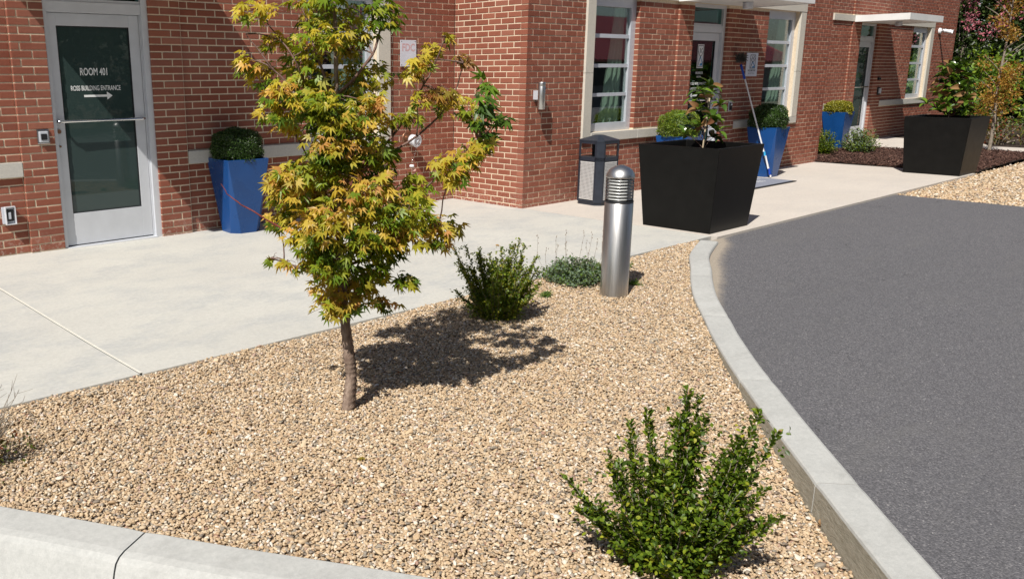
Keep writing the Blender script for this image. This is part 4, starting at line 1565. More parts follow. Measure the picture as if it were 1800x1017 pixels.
def prism(mb, p0, z0, p1, z1, caps=True):
    n = len(p0)
    v = [(x, y, z0) for x, y in p0] + [(x, y, z1) for x, y in p1]
    f = [(i, (i + 1) % n, (i + 1) % n + n, i + n) for i in range(n)]
    if caps:
        f += [tuple(range(n - 1, -1, -1)), tuple(range(n, 2 * n))]
    mb.add(v, f)


S_, C_ = .395, .062
bd = MB()
prism(bd, octo(S_ - .02, C_), .0, octo(S_ - .02, C_), .035)
prism(bd, octo(S_, C_), .035, octo(S_, C_), .055)
prism(bd, octo(S_, C_), .535, octo(S_, C_), .580)
a = S_ / 2
for sx in (-1, 1):
    for sy in (-1, 1):
        q = [(sx * (a - C_), sy * a), (sx * a, sy * (a - C_)), (sx * a, sy * (a - C_ - .028)), (sx * (a - C_ - .028), sy * a)]
        q = [(sx * (a - C_ - .028), sy * a), (sx * (a - C_), sy * a), (sx * a, sy * (a - C_)), (sx * a, sy * (a - C_ - .028)), (sx * (a - .03), sy * (a - .06)), (sx * (a - .06), sy * (a - .03))]
        if sx * sy < 0:
            q = q[::-1]
        prism(bd, q, .055, q, .742)
bd.build('frame', M['bin_metal'], t)
mb = MB()
prism(mb, octo(S_ - .03, C_), .06, octo(S_ - .03, C_), .55)
mb.build('liner', M['dark'], t)
mb = MB()
w_ = a - C_ - .026
for k in range(4):
    m = Matrix.Rotation(k * pi / 2, 3, 'Z')
    b2 = MB().bbox(-w_, w_, -a - .003, -a + .006, .065, .525, .002)
    pn = MB().add([m @ Vector(v) for v in b2.v], b2.f)
    po = pn.build('perforated_panel', M['bin_panel'], t)
    hl = MB()
    for iy in range(26):
        for ix in range(11):
            xx, zz = (ix - 5) * .0205, .082 + iy * .0170
            hh = .0047
            hl.add([m @ Vector(q) for q in ((xx - hh, -a - .0038, zz - hh), (xx + hh, -a - .0038, zz - hh), (xx + hh, -a - .0038, zz + hh), (xx - hh, -a - .0038, zz + hh))], [(0, 1, 2, 3)])
    hl.build('perforation', M['dark'], po)['kind'] = 'stuff'
mb = MB()
prism(mb, octo(S_, C_), .740, octo(S_, C_), .768)
prism(mb, octo(S_ + .006, C_), .768, octo(S_ + .004, C_), .782)
prism(mb, octo(S_ + .004, C_), .782, octo(.10, .03), .838)
mb.build('lid', M['bin_metal'], t)

t = tag(empty('bollard_light', (5.285, 3.575, -.01)), 'stainless steel bollard light with louvred head in the gravel', 'bollard')
R_ = .102
MB().lathe([(R_, -.1), (R_, .705), (R_ - .004, .709)], n=64).build('post', M['steel'], t)
MB().lathe([(R_ - .004, .709), (R_ + .0005, .712), (R_ + .0005, .722), (R_ - .006, .726), (0, .726)], n=64).build('collar', M['dark'], t)
for i in range(7):
    z = .742 + i * .0226
    MB().lathe([(.040, z + .014), (.060, z + .012), (.094, z - .004), (.097, z - .007), (.094, z - .009), (.060, z + .004), (.040, z + .006)], n=48).build('louvre', M['louvre'], t)
MB().lathe([(.036, .724), (.036, .892)], n=24).build('lamp_tube', M['dark'], t)
for k in range(3):
    aa = k * 2 * pi / 3 + 3.75
    MB().tube([(.088 * cos(aa), .088 * sin(aa), .726), (.088 * cos(aa), .088 * sin(aa), .892)], .006, 8).build('rod', M['chrome'], t)
gl = NT('clear_tube')
tr = gl.n('ShaderNodeBsdfTransparent')
tr.inputs[0].default_value = (.93, .94, .94, 1)
gs = gl.n('ShaderNodeBsdfGlossy', Roughness=.05)
fr_ = gl.n('ShaderNodeLayerWeight', Blend=.12)
mx = gl.n('ShaderNodeMixShader')
gl.l(fr_.outputs['Fresnel'], mx.inputs[0])
gl.l(tr.outputs[0], mx.inputs[1])
gl.l(gs.outputs[0], mx.inputs[2])
M['tube'] = gl.done(mx.outputs[0])
MB().lathe([(R_ - .003, .724), (R_ - .003, .892)], n=48).build('lens_tube', M['tube'], t)
MB().lathe([(0, .888), (R_ - .004, .888), (R_ + .001, .890), (R_ + .001, .896), (R_ - .0005, .902), (R_ - .006, .920), (R_ - .020, .942), (R_ - .042, .960), (R_ - .072, .973), (.012, .978), (0, .978)], n=64).build('dome', M['steel'], t)

t = tag(empty('door_mat', (11.87, 6.05, .034)), 'grey rubber edged mat with white lettering before the hotel door', 'mat')
MB().bbox(-.88, .88, -.45, .45, 0, .009, .003).build('rubber_border', M['rubber'], t)
MB().box(-.84, .84, -.41, .41, .009, .0125).build('pile', M['mat_grey'], t)
text_mesh('lettering', 'HOLBROOK', .20, M['lettering'], (.25, .08, .0135), rot=(0, 0, 0), parent=t, width=.95, ext=.0002)
text_mesh('lettering', 'HOTEL', .13, M['lettering'], (.25, -.13, .0135), rot=(0, 0, 0), parent=t, width=.5, ext=.0002)

t = tag(empty('cleaning_pole', (12.925, 6.075, .045)), 'white extension pole with grey duster head leaning on the hotel sign', 'cleaning pole')
top = Vector((-.34, .47, 1.69))
P_ = lambda s: tuple(top * s)
MB().tube([P_(.0), P_(.02)], .015, 12).build('end_cap', M['white'], t)
MB().tube([P_(.02), P_(.075)], .019, 12).build('grip', M['pole_blue'], t)
MB().tube([P_(.075), P_(.19)], .016, 12).build('handle_sleeve', M['white'], t)
MB().tube([P_(.19), P_(.225)], .017, 12).build('band', M['pole_light'], t)
MB().tube([P_(.225), P_(.86)], .013, 12).build('shaft', M['white'], t)
MB().tube([P_(.86), P_(.985)], .018, 12).build('clamp', M['pole_blue'], t)
n = 420
dirs = rng.normal(0, 1, (n, 3)) * np.array([1, .8, .75])
dirs /= np.linalg.norm(dirs, axis=1, keepdims=True)
dv, df = [(-.06, 0, 0), (.06, 0, 0), (.05, 1, 0), (-.05, 1, 0), (0, 0, .06), (0, 1, .05)], [(0, 1, 2, 3), (1, 4, 5, 2), (4, 0, 3, 5)]
scatter_mesh('duster_head', dv, df, np.tile(np.array(top) * 1.03 + np.array([-.01, -.03, .02]), (n, 1)) + rng.normal(0, .012, (n, 3)), frames(dirs, rng.normal(0, 1, (n, 3))), rng.uniform(.05, .092, n), M['mop'], t)['kind'] = 'stuff'

# ------------------------------------------------------------------ plants
def limb(pts, r0_, r1_, mb, n=8, sub=4, wob=.0):
    P = [Vector(p) for p in pts]
    Q = []
    for i in range(len(P) - 1):
        a, b, c, d = P[max(i - 1, 0)], P[i], P[i + 1], P[min(i + 2, len(P) - 1)]
        for k in range(sub):
            s = k / sub
            q = 0.5 * ((2 * b) + (c - a) * s + (2 * a - 5 * b + 4 * c - d) * s * s + (3 * b - a - 3 * c + d) * s ** 3)
            Q.append(q + Vector((random.uniform(-wob, wob), random.uniform(-wob, wob), 0)))
    Q.append(P[-1])
    m = len(Q) - 1
    mb.tube(Q, [r0_ + (r1_ - r0_) * i / m for i in range(m + 1)], n)
    return Q


# --- the maple
MAPLE = [(2.13, 3.33, 1.89, 0.1, 0.04, 'Y'), (2.2, 3.33, 1.77, 0.063, 0.036, 'Y'), (2.12, 3.42, 1.68, 0.051, 0.051, 'Y'), (2.21, 3.41, 1.63, 0.065, 0.065, 'Y'), (2.35, 3.29, 1.72, 0.109, 0.073, 'M'), (2.46, 3.27, 1.89, 0.143, 0.073, 'M'), (2.28, 3.13, 1.93, 0.097, 0.034, 'M'), (2.54, 3.01, 1.88, 0.095, 0.07, 'G'), (2.53, 3.22, 1.72, 0.042, 0.026, 'O'), (2.33, 3.27, 1.59, 0.109, 0.098, 'M'), (2.56, 3.18, 1.59, 0.145, 0.1, 'M'), (2.15, 3.19, 1.47, 0.105, 0.055, 'Y'), (2.24, 3.27, 1.39, 0.057, 0.036, 'Y'), (2.32, 3.11, 1.43, 0.101, 0.076, 'G'), (2.5, 3.07, 1.41, 0.109, 0.094, 'O'), (2.64, 2.97, 1.42, 0.073, 0.036, 'M'), (2.3, 3.02, 1.32, 0.15, 0.05, 'O'), (2.49, 2.95, 1.27, 0.085, 0.061, 'G'), (2.36, 3.09, 1.24, 0.09, 0.057, 'G'), (2.60, 3.11, 1.15, 0.095, 0.055, 'G'), (2.32, 3.32, 1.09, 0.148, 0.113, 'Y'), (2.47, 2.94, 0.99, 0.16, 0.142, 'M'), (2.47, 3.21, 1.04, 0.149, 0.122, 'M'), (2.24, 3.13, 0.92, 0.13, 0.083, 'Y'), (2.72, 2.83, 0.92, 0.111, 0.09, 'O'), (2.51, 2.78, 1.03, 0.101, 0.091, 'M'), (2.28, 3.04, 0.8, 0.103, 0.072, 'G'), (2.49, 3.22, 0.61, 0.162, 0.084, 'O'), (2.47, 2.96, 0.81, 0.094, 0.063, 'G'), (2.56, 2.88, 0.68, 0.064, 0.04, 'G'), (2.65, 3.13, 0.51, 0.074, 0.034, 'O'), (2.19, 3.4, 0.76, 0.022, 0.014, 'O'), (2.17, 3.25, 0.77, 0.021, 0.016, 'O'), (2.33, 3.4, 0.69, 0.025, 0.022, 'M'), (2.33, 3.22, 0.81, 0.108, 0.07, 'M'), (2.65, 2.92, 1.63, 0.036, 0.041, 'Y'), (2.56, 2.77, 1.67, 0.044, 0.044, 'Y'), (2.77, 2.93, 1.73, 0.041, 0.031, 'Y'), (2.77, 2.82, 1.77, 0.023, 0.018, 'O'), (2.89, 2.84, 1.68, 0.036, 0.036, 'R'), (2.82, 2.86, 1.49, 0.099, 0.052, 'Y'), (2.64, 2.75, 1.54, 0.069, 0.035, 'R'), (2.59, 2.82, 1.51, 0.035, 0.03, 'O'), (2.71, 2.62, 1.29, 0.084, 0.04, 'M'), (2.65, 2.67, 1.23, 0.095, 0.05, 'Y'), (2.62, 2.65, 1.18, 0.069, 0.035, 'Y'), (2.79, 2.62, 1.32, 0.045, 0.03, 'M'), (2.87, 2.69, 1.56, 0.03, 0.025, 'g'), (2.7, 2.56, 1.51, 0.029, 0.034, 'g'), (2.9, 2.7, 1.45, 0.036, 0.031, 'g'), (2.85, 2.58, 1.43, 0.035, 0.025, 'g'), (2.77, 2.64, 1.41, 0.035, 0.03, 'g'), (2.93, 2.74, 1.34, 0.037, 0.026, 'g'), (2.79, 2.7, 1.44, 0.041, 0.035, 'M'),
         (2.40, 3.2, 1.50, .13, .08, 'G'), (2.46, 3.15, 1.30, .12, .08, 'G'),
         (2.13, 3.16, 1.15, 0.086, 0.086, 'O'), (2.27, 3.4, 0.97, 0.082, 0.082, 'Y'), (2.37, 2.91, 1.12, 0.126, 0.085, 'O'), (2.66, 2.94, 1.09, 0.09, 0.08, 'M'), (2.26, 2.99, 0.99, 0.151, 0.101, 'O'), (2.39, 2.95, 0.89, 0.129, 0.077, 'M'), (2.37, 3.33, 1.02, 0.109, 0.109, 'Y'), (2.5, 2.84, 0.92, 0.128, 0.067, 'O'), (2.42, 3.12, 0.6, 0.136, 0.065, 'O'), (2.34, 3.1, 0.56, 0.118, 0.037, 'O'), (2.3, 3.13, 0.76, 0.106, 0.069, 'M'), (2.45, 3.02, 0.71, 0.096, 0.059, 'G'), (2.24, 3.06, 1.5, 0.099, 0.064, 'M'), (2.49, 3.14, 1.79, 0.103, 0.067, 'M'), (2.30, 3.08, 1.79, 0.09, 0.062, 'M'), (2.13, 3.17, 1.55, 0.074, 0.049, 'Y'), (2.36, 2.87, 1.5, 0.07, 0.05, 'O'), (2.31, 3.03, 1.41, 0.10, 0.06, 'M'), (2.28, 3.13, 1.19, 0.128, 0.077, 'M'), (2.44, 3.17, 1.2, 0.10, 0.064, 'O'),
         # the top of the crown, above the picture
         (2.40, 3.12, 2.08, .15, .08, 'M'), (2.50, 3.06, 2.22, .13, .08, 'M'), (2.32, 3.22, 2.25, .12, .08, 'M'), (2.42, 3.14, 2.40, .12, .09, 'Y'), (2.40, 3.14, 2.58, .08, .08, 'Y'), (2.2, 3.3, 2.05, .09, .05, 'Y'), (2.62, 2.95, 2.1, .09, .06, 'G')]
BR = [[(2.39, 3.12, 0.59), (2.49, 3.07, 0.92), (2.63, 2.98, 0.96), (2.71, 2.8, 0.92)], [(2.42, 3.14, 0.8), (2.29, 3.16, 0.93), (2.29, 3.28, 1.07), (2.25, 3.32, 1.15)], [(2.40, 3.13, 0.93), (2.35, 3.23, 1.13), (2.25, 3.25, 1.34), (2.2, 3.32, 1.47)], [(2.40, 3.13, 1.11), (2.48, 3.01, 1.21), (2.65, 2.88, 1.34), (2.83, 2.85, 1.49), (2.81, 2.75, 1.66)], [(2.40, 3.14, 1.1), (2.62, 3.02, 1.33), (2.74, 2.93, 1.56), (2.76, 2.81, 1.77)], [(2.405, 3.135, 0.73), (2.61, 2.97, 0.83), (2.7, 2.93, 1.04), (2.76, 2.78, 1.21), (2.93, 2.73, 1.33)], [(2.40, 3.14, 1.28), (2.33, 3.26, 1.54), (2.22, 3.22, 1.69), (2.17, 3.41, 1.89)], [(2.40, 3.14, 1.44), (2.31, 3.19, 1.75), (2.29, 3.26, 1.94)], [(2.40, 3.14, 1.52), (2.51, 3.02, 1.7), (2.59, 3.05, 1.86), (2.6, 2.98, 1.98)], [(2.40, 3.14, 1.31), (2.32, 3.18, 1.44), (2.16, 3.29, 1.64), (2.07, 3.36, 1.79)], [(2.405, 3.135, 0.65), (2.32, 3.24, 0.69), (2.23, 3.36, 0.74), (2.13, 3.32, 0.78)], [(2.405, 3.135, 0.63), (2.54, 3.1, 0.63), (2.63, 2.95, 0.65)], [(2.9, 2.72, 1.30), (2.87, 2.7, 1.46), (2.91, 2.72, 1.57)], [(2.40, 3.14, 2.0), (2.5, 3.06, 2.2)], [(2.40, 3.14, 2.0), (2.32, 3.22, 2.24)]]
tree = tag(empty('maple_tree', (2.419, 3.126, -.01)), 'young yellow-green Japanese maple growing in the gravel bed', 'tree')
off = Vector((-2.419, -3.126, .01))
TR = [(2.419, 3.126, -.06), (2.419, 3.126, 0.0), (2.428, 3.119, .10), (2.434, 3.113, .19), (2.428, 3.118, .26), (2.421, 3.124, .36), (2.409, 3.134, .515), (2.401, 3.141, .808), (2.397, 3.145, 1.104), (2.4, 3.143, 1.517), (2.398, 3.144, 1.933), (2.40, 3.14, 2.3), (2.40, 3.14, 2.6)]
tm = MB()
tr_r = [.043, .039, .034, .031, .033, .029, .026, .020, .016, .012, .009, .006, .003]
Q = []
rq = []
for i in range(len(TR) - 1):
    for k in range(3):
        s = k / 3
        Q.append(Vector(TR[i]).lerp(Vector(TR[i + 1]), s) + off)
        rq.append(tr_r[i] + (tr_r[i + 1] - tr_r[i]) * s)
Q.append(Vector(TR[-1]) + off)
rq.append(tr_r[-1])
tm.tube(Q, rq, 14)
tm.build('trunk', M['trunk'], tree)
axis_pts = [Vector(p) for p in TR]
for b in BR:
    bb = MB()
    limb([tuple(Vector(p) + off) for p in b], .0085, .0022, bb, 7, 5, .004)
    bb.build('branch', M['twig'], tree)
# a long bare reddish shoot to the left
bb = MB()
limb([tuple(Vector(p) + off) for p in ((2.41, 3.14, .77), (2.24, 3.27, .88), (2.08, 3.38, 1.0), (2.0, 3.44, 1.07), (1.97, 3.47, 1.13))], .006, .0015, bb, 6, 5, .004)
bb.build('bare_shoot', M['red_twig'], tree)
# fine twigs from the limbs into each leaf clump
limbs_pts = [Vector(p) for b in BR for p in b] + axis_pts
tw = MB()
for (x, y, z, rx, rz_, c) in MAPLE:
    cpt = Vector((x, y, z))
    near = sorted(limbs_pts, key=lambda q: (q - cpt).length + (0.25 if q.z > z + .02 else 0))[:2]
    for q in near[:1]:
        limb([tuple(q + off), tuple((q + cpt) / 2 + off + Vector((random.uniform(-.02, .02), random.uniform(-.02, .02), .01))), tuple(cpt + off)], .0042, .0018, tw, 5, 3, .003)
    for k in range(int(4 + rx * 40)):
        e = cpt + Vector((random.gauss(0, rx * .6), random.gauss(0, rx * .6), random.gauss(0, rz_ * .6)))
        limb([tuple(cpt + off), tuple((cpt + e) / 2 + off + Vector((0, 0, .01))), tuple(e + off)], .0018, .0009, tw, 4, 2, .002)
tw.build('twigs', M['twig'], tree)['kind'] = 'stuff'
groups = {}
for (x, y, z, rx, rz_, c) in MAPLE:
    n = int(9 + 29 * (rx * rz_) / .0035)
    if rx < .03:
        n = 7
    if c == 'g':
        n = 8
    rr = rng.random(n) ** (1 / 2.4)
    d = rng.normal(0, 1, (n, 3))
    d /= np.linalg.norm(d, axis=1, keepdims=True)
    Pp = d * rr[:, None] * np.array([rx * 1.08, rx * 1.08, rz_ * 1.12]) + np.array([x, y, z])
    h = (Pp[:, 2] - z) / max(rz_, .01)
    out = Pp - np.array([2.41, 3.135, 0])
    out[:, 2] = 0
    out /= np.linalg.norm(out, axis=1, keepdims=True) + 1e-6
    dirs = out * 1.0 + rng.normal(0, .75, (n, 3))
    dirs[:, 2] = dirs[:, 2] * .5 - .55
    N = np.array([-.25, -.25, 1.0]) + rng.normal(0, .45, (n, 3))
    sz = rng.uniform(.044, .080, n) * (1.35 if c == 'g' else 1)
    key = np.array([c] * n)
    # inner, lower leaves are greener
    if c in 'YOM':
        key = np.where((h < -.35) & (rng.random(n) < .7), 'G', key)
        key = np.where((rng.random(n) < .12), 'M', key)
    if c == 'G':
        key = np.where((h > .5) & (rng.random(n) < .35), 'M', key)
    for kk in set(key.tolist()):
        m = key == kk
        groups.setdefault(kk, []).append((Pp[m], dirs[m], N[m], sz[m]))
lm = {k: M['leaf' + k] for k in 'YMGORg'}
leafmesh = {}
nsingle = 0
tot = sum(len(a[0]) for v in groups.values() for a in v)
for kk, lst in groups.items():
    Pp, dd, NN, ss = [np.concatenate([l_[i] for l_ in lst]) for i in range(4)]
    Pp = Pp + np.array(off)
    R = frames(dd, NN)
    # leaves nearest the viewer stand as single parts
    want = int(300 * len(Pp) / tot)
    dist = Pp[:, 0] + Pp[:, 1] + .2 * rng.random(len(Pp)) + np.where(Pp[:, 2] > 1.95, 9, 0)
    idx = np.argsort(dist)
    s_i, r_i = idx[:want], idx[want:]
    me = bpy.data.meshes.new('leaf')
    me.from_pydata(MAPLE_V, [], MAPLE_F)
    me.materials.append(lm[kk])
    for i in s_i:
        o = link('leaf', me, tree)
        mt = Matrix([[*R[i][0], Pp[i][0]], [*R[i][1], Pp[i][1]], [*R[i][2], Pp[i][2]], [0, 0, 0, 1]]) @ Matrix.Scale(ss[i], 4)
        o.matrix_local = mt
    sc3 = np.stack([ss * rng.uniform(.8, 1.15, len(ss)), ss, ss * rng.uniform(.5, 1.8, len(ss))], 1)
    scatter_mesh('crown', MAPLE_V, MAPLE_F, Pp[r_i], R[r_i], sc3[r_i], lm[kk], tree)['kind'] = 'stuff'


# --- loose boxwood bushes built from leafy shoots
def shoot_bush(loc, label, nshoot, rad, hgt, lsz, spread, mats, extra=(), group=None, name='boxwood_bush', base_fill=0, inner=.5, ndens=1.0):
    t = tag(empty(name, loc), label, 'bush', group)
    st = MB()
    PP, DD, NN, SS, KK = [], [], [], [], []
    shoots = []
    for i in range(nshoot):
        a = random.uniform(0, 2 * pi)
        ph = random.random() ** .6 * spread
        L_ = random.uniform(.72, 1.0)
        tx_, ty_, tz_ = cos(a) * sin(ph) * rad * L_ * 1.25, sin(a) * sin(ph) * rad * L_ * 1.25, cos(ph) * hgt * L_
        shoots.append((tx_, ty_, max(.05, tz_), 1.0))
    for e in extra:
        shoots.append((*e, 1.0))
        for _ in range(4):
            f_ = random.uniform(.55, .95)
            shoots.append((e[0] * f_ + random.gauss(0, .026), e[1] * f_ + random.gauss(0, .026), e[2] * f_, 1.0))
    for (tx_, ty_, tz_, k) in shoots:
        p0 = Vector((tx_ * .12, ty_ * .12, -.02))
        p1 = Vector((tx_ * .55, ty_ * .55, tz_ * .42))
        p2 = Vector((tx_, ty_, tz_))
        Qs = limb([p0, p1, p2], .0032, .0012, st, 5, 8, .004)
        Ls = sum((Qs[i + 1] - Qs[i]).length for i in range(len(Qs) - 1))
        nl = int(Ls / (lsz * .42) * ndens)
        for j in range(nl):
            s = (.18 + .82 * (j + .5) / nl) * (len(Qs) - 1)
            i0 = min(int(s), len(Qs) - 2)
            q = Qs[i0].lerp(Qs[i0 + 1], s - i0)
            ax = (Qs[i0 + 1] - Qs[i0]).normalized()
            az = random.uniform(0, 2 * pi)
            side = Vector((cos(az), sin(az), random.uniform(-.2, .3)))
            d = (ax * 1.0 + side * .9).normalized()
            PP.append(q + side * random.uniform(0, lsz * .35))
            DD.append(d)
            NN.append(ax + Vector((random.gauss(0, .4), random.gauss(0, .4), .5)))
            SS.append(lsz * random.uniform(.65, 1.2) * (0.75 if j > nl - 4 else 1))
            # side twiglets
            if random.random() < inner:
                q2 = q + side * lsz * random.uniform(.9, 2.2)
                for _ in range(3):
                    PP.append(q2 + Vector((random.gauss(0, lsz * .5), random.gauss(0, lsz * .5), random.gauss(0, lsz * .5))))
                    DD.append((side + Vector((random.gauss(0, .6), random.gauss(0, .6), random.gauss(0, .6)))).normalized())
                    NN.append(Vector((random.gauss(0, .6), random.gauss(0, .6), 1)))
                    SS.append(lsz * random.uniform(.6, 1.1))
    for i in range(base_fill):
        a = random.uniform(0, 2 * pi)
        r_ = random.random() ** .5 * rad * .75
        PP.append(Vector((cos(a) * r_, sin(a) * r_, random.uniform(0, hgt * .38))))
        DD.append(Vector((cos(a) + random.gauss(0, .6), sin(a) + random.gauss(0, .6), random.gauss(.2, .5))).normalized())
        NN.append(Vector((random.gauss(0, .6), random.gauss(0, .6), 1)))
        SS.append(lsz * random.uniform(.6, 1.1))
    st.build('stems', M['grey_twig'], t)
    PP, DD, NN, SS = np.array([tuple(p) for p in PP]), np.array([tuple(p) for p in DD]), np.array([tuple(p) for p in NN]), np.array(SS)
    R = frames(DD, NN)
    sel = rng.random(len(PP))
    acc = 0
    for mat, share in mats:
        m = (sel >= acc) & (sel < acc + share)
        acc += share
        if m.sum():
            o = scatter_mesh('foliage', BOX_V, BOX_F, PP[m], R[m], np.stack([SS[m] * 1.0, SS[m], SS[m]], 1), mat, t)
            o['kind'] = 'stuff'
    return t


# extra shoots give the two near bushes their own outlines (x right of view, y away)
vr, vf = Vector((cos(YAW), -sin(YAW), 0)), Vector((sin(YAW), cos(YAW), 0))


def sh(r_, f_, z):
    q = vr * r_ + vf * f_
    return (q.x, q.y, z)


shoot_bush((2.40, 1.335, -.05), 'loose green boxwood bush in the gravel nearest the camera', 30, .23, .42, .0215, 1.15,
           [(M['box'], .90), (M['box_light'], .085), (M['dry_leaf'], .015)],
           extra=[sh(-.36, .02, .36), sh(-.33, -.02, .28), sh(-.16, .05, .55), sh(-.12, .0, .61), sh(-.09, .05, .55), sh(.02, .03, .67), sh(.04, .08, .63), sh(-.01, .0, .59), sh(.09, .05, .56), sh(.27, .05, .58), sh(.31, .0, .53), sh(.23, .0, .54), sh(.20, .06, .46), sh(.35, -.02, .24), sh(.30, .03, .20), sh(-.24, -.02, .47), sh(.24, -.04, .40), sh(-.2, -.1, .3), sh(.05, -.12, .34), sh(.15, -.1, .30), sh(-.05, -.1, .38)],
           group='loose boxwood bushes in the gravel bed', base_fill=420, inner=.13, ndens=2.5)
shoot_bush((4.165, 3.72, -.01), 'upright green boxwood bush in the gravel beside the maple shadow', 62, .24, .47, .0190, 1.1,
           [(M['box'], .42), (M['box_light'], .40), (M['box_yellow'], .18)],
           extra=[sh(-.30, 0, .50), sh(-.27, .03, .42), sh(-.22, 0, .52), sh(-.13, .02, .50), sh(-.06, 0, .47), sh(.02, .02, .50), sh(.10, 0, .53), sh(.14, .04, .55), sh(.17, .02, .52), sh(.25, 0, .44), sh(.27, .02, .36), sh(-.29, -.02, .22), sh(.28, 0, .26)],
           group='loose boxwood bushes in the gravel bed', base_fill=700, inner=.2, ndens=2.2)
# grey-green low herb with dry flower stalks
t = shoot_bush((5.42, 4.02, -.01), 'low grey-green herb with dry flower stalks between bush and bollard', 110, .25, .22, .024, 1.35,
               [(M['grey_leaf'], .8), (M['weed'], .2)], name='lavender_plant', base_fill=500, inner=.7)
ds = MB()
for i in range(14):
    x = -.28 + .045 * i + random.uniform(-.02, .02)
    q = vr * x
    e = q + vr * random.uniform(-.06, .12) + Vector((0, 0, random.uniform(.26, .42)))
    Qs = limb([tuple(q * .6), tuple((q + e) / 2), tuple(e)], .0016, .001, ds, 4, 4, .004)
    for j in range(5):
        p = Qs[-1 - (j % 4)] + Vector((random.gauss(0, .006), random.gauss(0, .006), random.gauss(0, .01)))
        ds.tube([p, p + Vector((.004, .003, .010))], [.004, .002], 4)
ds.build('flower_stalks', M['grey_twig'], t)
shoot_bush((5.78, 4.02, -.01), 'small bright green weed clump right of the grey-green herb', 26, .12, .12, .020, 1.4, [(M['weed'], 1)], name='weed', group='green weeds in the gravel', base_fill=60)
for i, (x, y, s) in enumerate(((5.63, 3.62, .05), (5.70, 4.05, .03), (6.15, 4.05, .03), (4.85, 3.86, .03))):
    shoot_bush((x, y, -.008), ['tiny green weed sprouting in the bollard shadow', 'tiny weed seedling behind the bollard', 'tiny weed seedling near the walk edge behind the bollard', 'tiny weed seedling in front of the grey-green herb'][i],
               10, s, s * 1.1, .016, 1.3, [(M['weed'], 1)], name='weed', group='green weeds in the gravel')
# dry bare shrub cut by the left edge of the picture
t = tag(empty('dry_shrub', (0.86, 3.66, -.01)), 'bare dry twiggy shrub at the left edge of the gravel', 'shrub')
dsb = MB()
for i in range(80):
    a = random.uniform(0, 2 * pi)
    r_ = random.uniform(.05, .21)
    e = Vector((cos(a) * r_, sin(a) * r_, random.uniform(.12, .36)))
    Qs = limb([(0, 0, -.02), tuple(e * .5 + Vector((0, 0, .03))), tuple(e)], .003, .0009, dsb, 4, 4, .01)
    for k in range(4):
        p = Qs[random.randint(1, len(Qs) - 1)]
        dsb.tube([p, p + Vector((random.gauss(0, .03), random.gauss(0, .03), random.uniform(.01, .06)))], [.0012, .0006], 3)
dsb.build('stems', M['grey_twig'], t)
n = 560
Pp = np.stack([rng.normal(0, .095, n), rng.normal(0, .085, n), rng.uniform(.01, .16, n)], 1)
scatter_mesh('foliage', OVAL_V, OVAL_F, Pp, frames(rng.normal(0, 1, (n, 3)), rng.normal(0, 1, (n, 3))), rng.uniform(.012, .024, n), M['low_red'], t)['kind'] = 'stuff'
# shrubs in the far mulch
shoot_bush((16.90, 7.02, .05), 'small green shrub in the mulch against the brick corner', 60, .26, .50, .034, 1.2, [(M['box'], .7), (M['box_light'], .3)], name='mulch_shrub', group='small shrubs in the far mulch bed', base_fill=300)
shoot_bush((17.90, 6.72, .05), 'wispy grey-green shrub in front of the far blue planter', 60, .36, .52, .036, 1.25, [(M['box_light'], .5), (M['grey_leaf'], .5)], name='mulch_shrub', group='small shrubs in the far mulch bed', base_fill=200)


# --- magnolias
def magnolia(loc, label, hgt, n, rad, lsz, stake=True, seed=3, singles=True, brown=.35):
    rd = random.Random(seed)
    t = tag(empty('magnolia', loc), label, 'tree', 'young magnolias in the black planters')
    st = MB()
    limb([(0, 0, -.05), (.01, -.01, hgt * .5), (.03, 0, hgt)], .011, .005, st, 8, 4)
    st.build('trunk', M['grey_twig'], t)
    if stake:
        MB().tube([(-.035, -.02, -.05), (-.005, -.02, hgt * .52), (.02, -.02, hgt * .88)], .010, 8).build('stake', M['stake'], t)
    v, f = broad_leaf(.42)
    top_m, und = bpy.data.meshes.new('leaf'), bpy.data.meshes.new('leaf')
    for me, mat in ((top_m, M['mag']), (und, M['mag_brown'])):
        me.from_pydata(v, [], f)
        me.polygons.foreach_set('use_smooth', [True] * len(f))
        me.materials.append(mat)
    br = MB()
    cl = []
    k = max(5, n // 5)
    for i in range(k):
        z = hgt * (.10 + .86 * (i + .5) / k)
        a = i * 2.4 + rd.uniform(-.3, .3)
        rr = rad * (1.05 - .62 * (i / k)) * rd.uniform(.55, 1.0)
        e = Vector((cos(a) * rr, sin(a) * rr, z + rd.uniform(.0, .06)))
        limb([(0, 0, z - .08), tuple(e * .5 + Vector((0, 0, z * .5 - .02))), tuple(e)], .004, .002, br, 5, 3)
        cl.append((e, a))
    cl.append((Vector((.03, 0, hgt)), 0))
    br.build('branch', M['twig'], t)
    for e, a in cl:
        m = 7
        for j in range(m):
            az = j * 2 * pi / m + rd.uniform(-.4, .4)
            el = rd.uniform(-.45, .95)
            d = Vector((cos(az) * cos(el), sin(az) * cos(el), sin(el)))
            isb = rd.random() < brown
            N_ = Vector((rd.gauss(0, .3), rd.gauss(0, .3), 1)) if not isb else Vector((rd.gauss(0, .6), -1, rd.gauss(.3, .4)))
            R = frames(np.array([tuple(d)]), np.array([tuple(N_)]))[0]
            o = link('leaf', und if isb else top_m, t)
            s = lsz * rd.uniform(.7, 1.15)
            o.matrix_local = Matrix([[*R[0], e.x], [*R[1], e.y], [*R[2], e.z], [0, 0, 0, 1]]) @ Matrix.Scale(s, 4)
    return t


magnolia((8.33, 4.66, .80), 'staked young magnolia with brown-backed leaves in the black planter by the kerb', .66, 76, .24, .145, seed=5, brown=.08)
magnolia((15.56, 4.60, .84), 'bushy young magnolia in the black planter at the mulch bed', .86, 190, .34, .19, stake=False, seed=9, brown=.14)

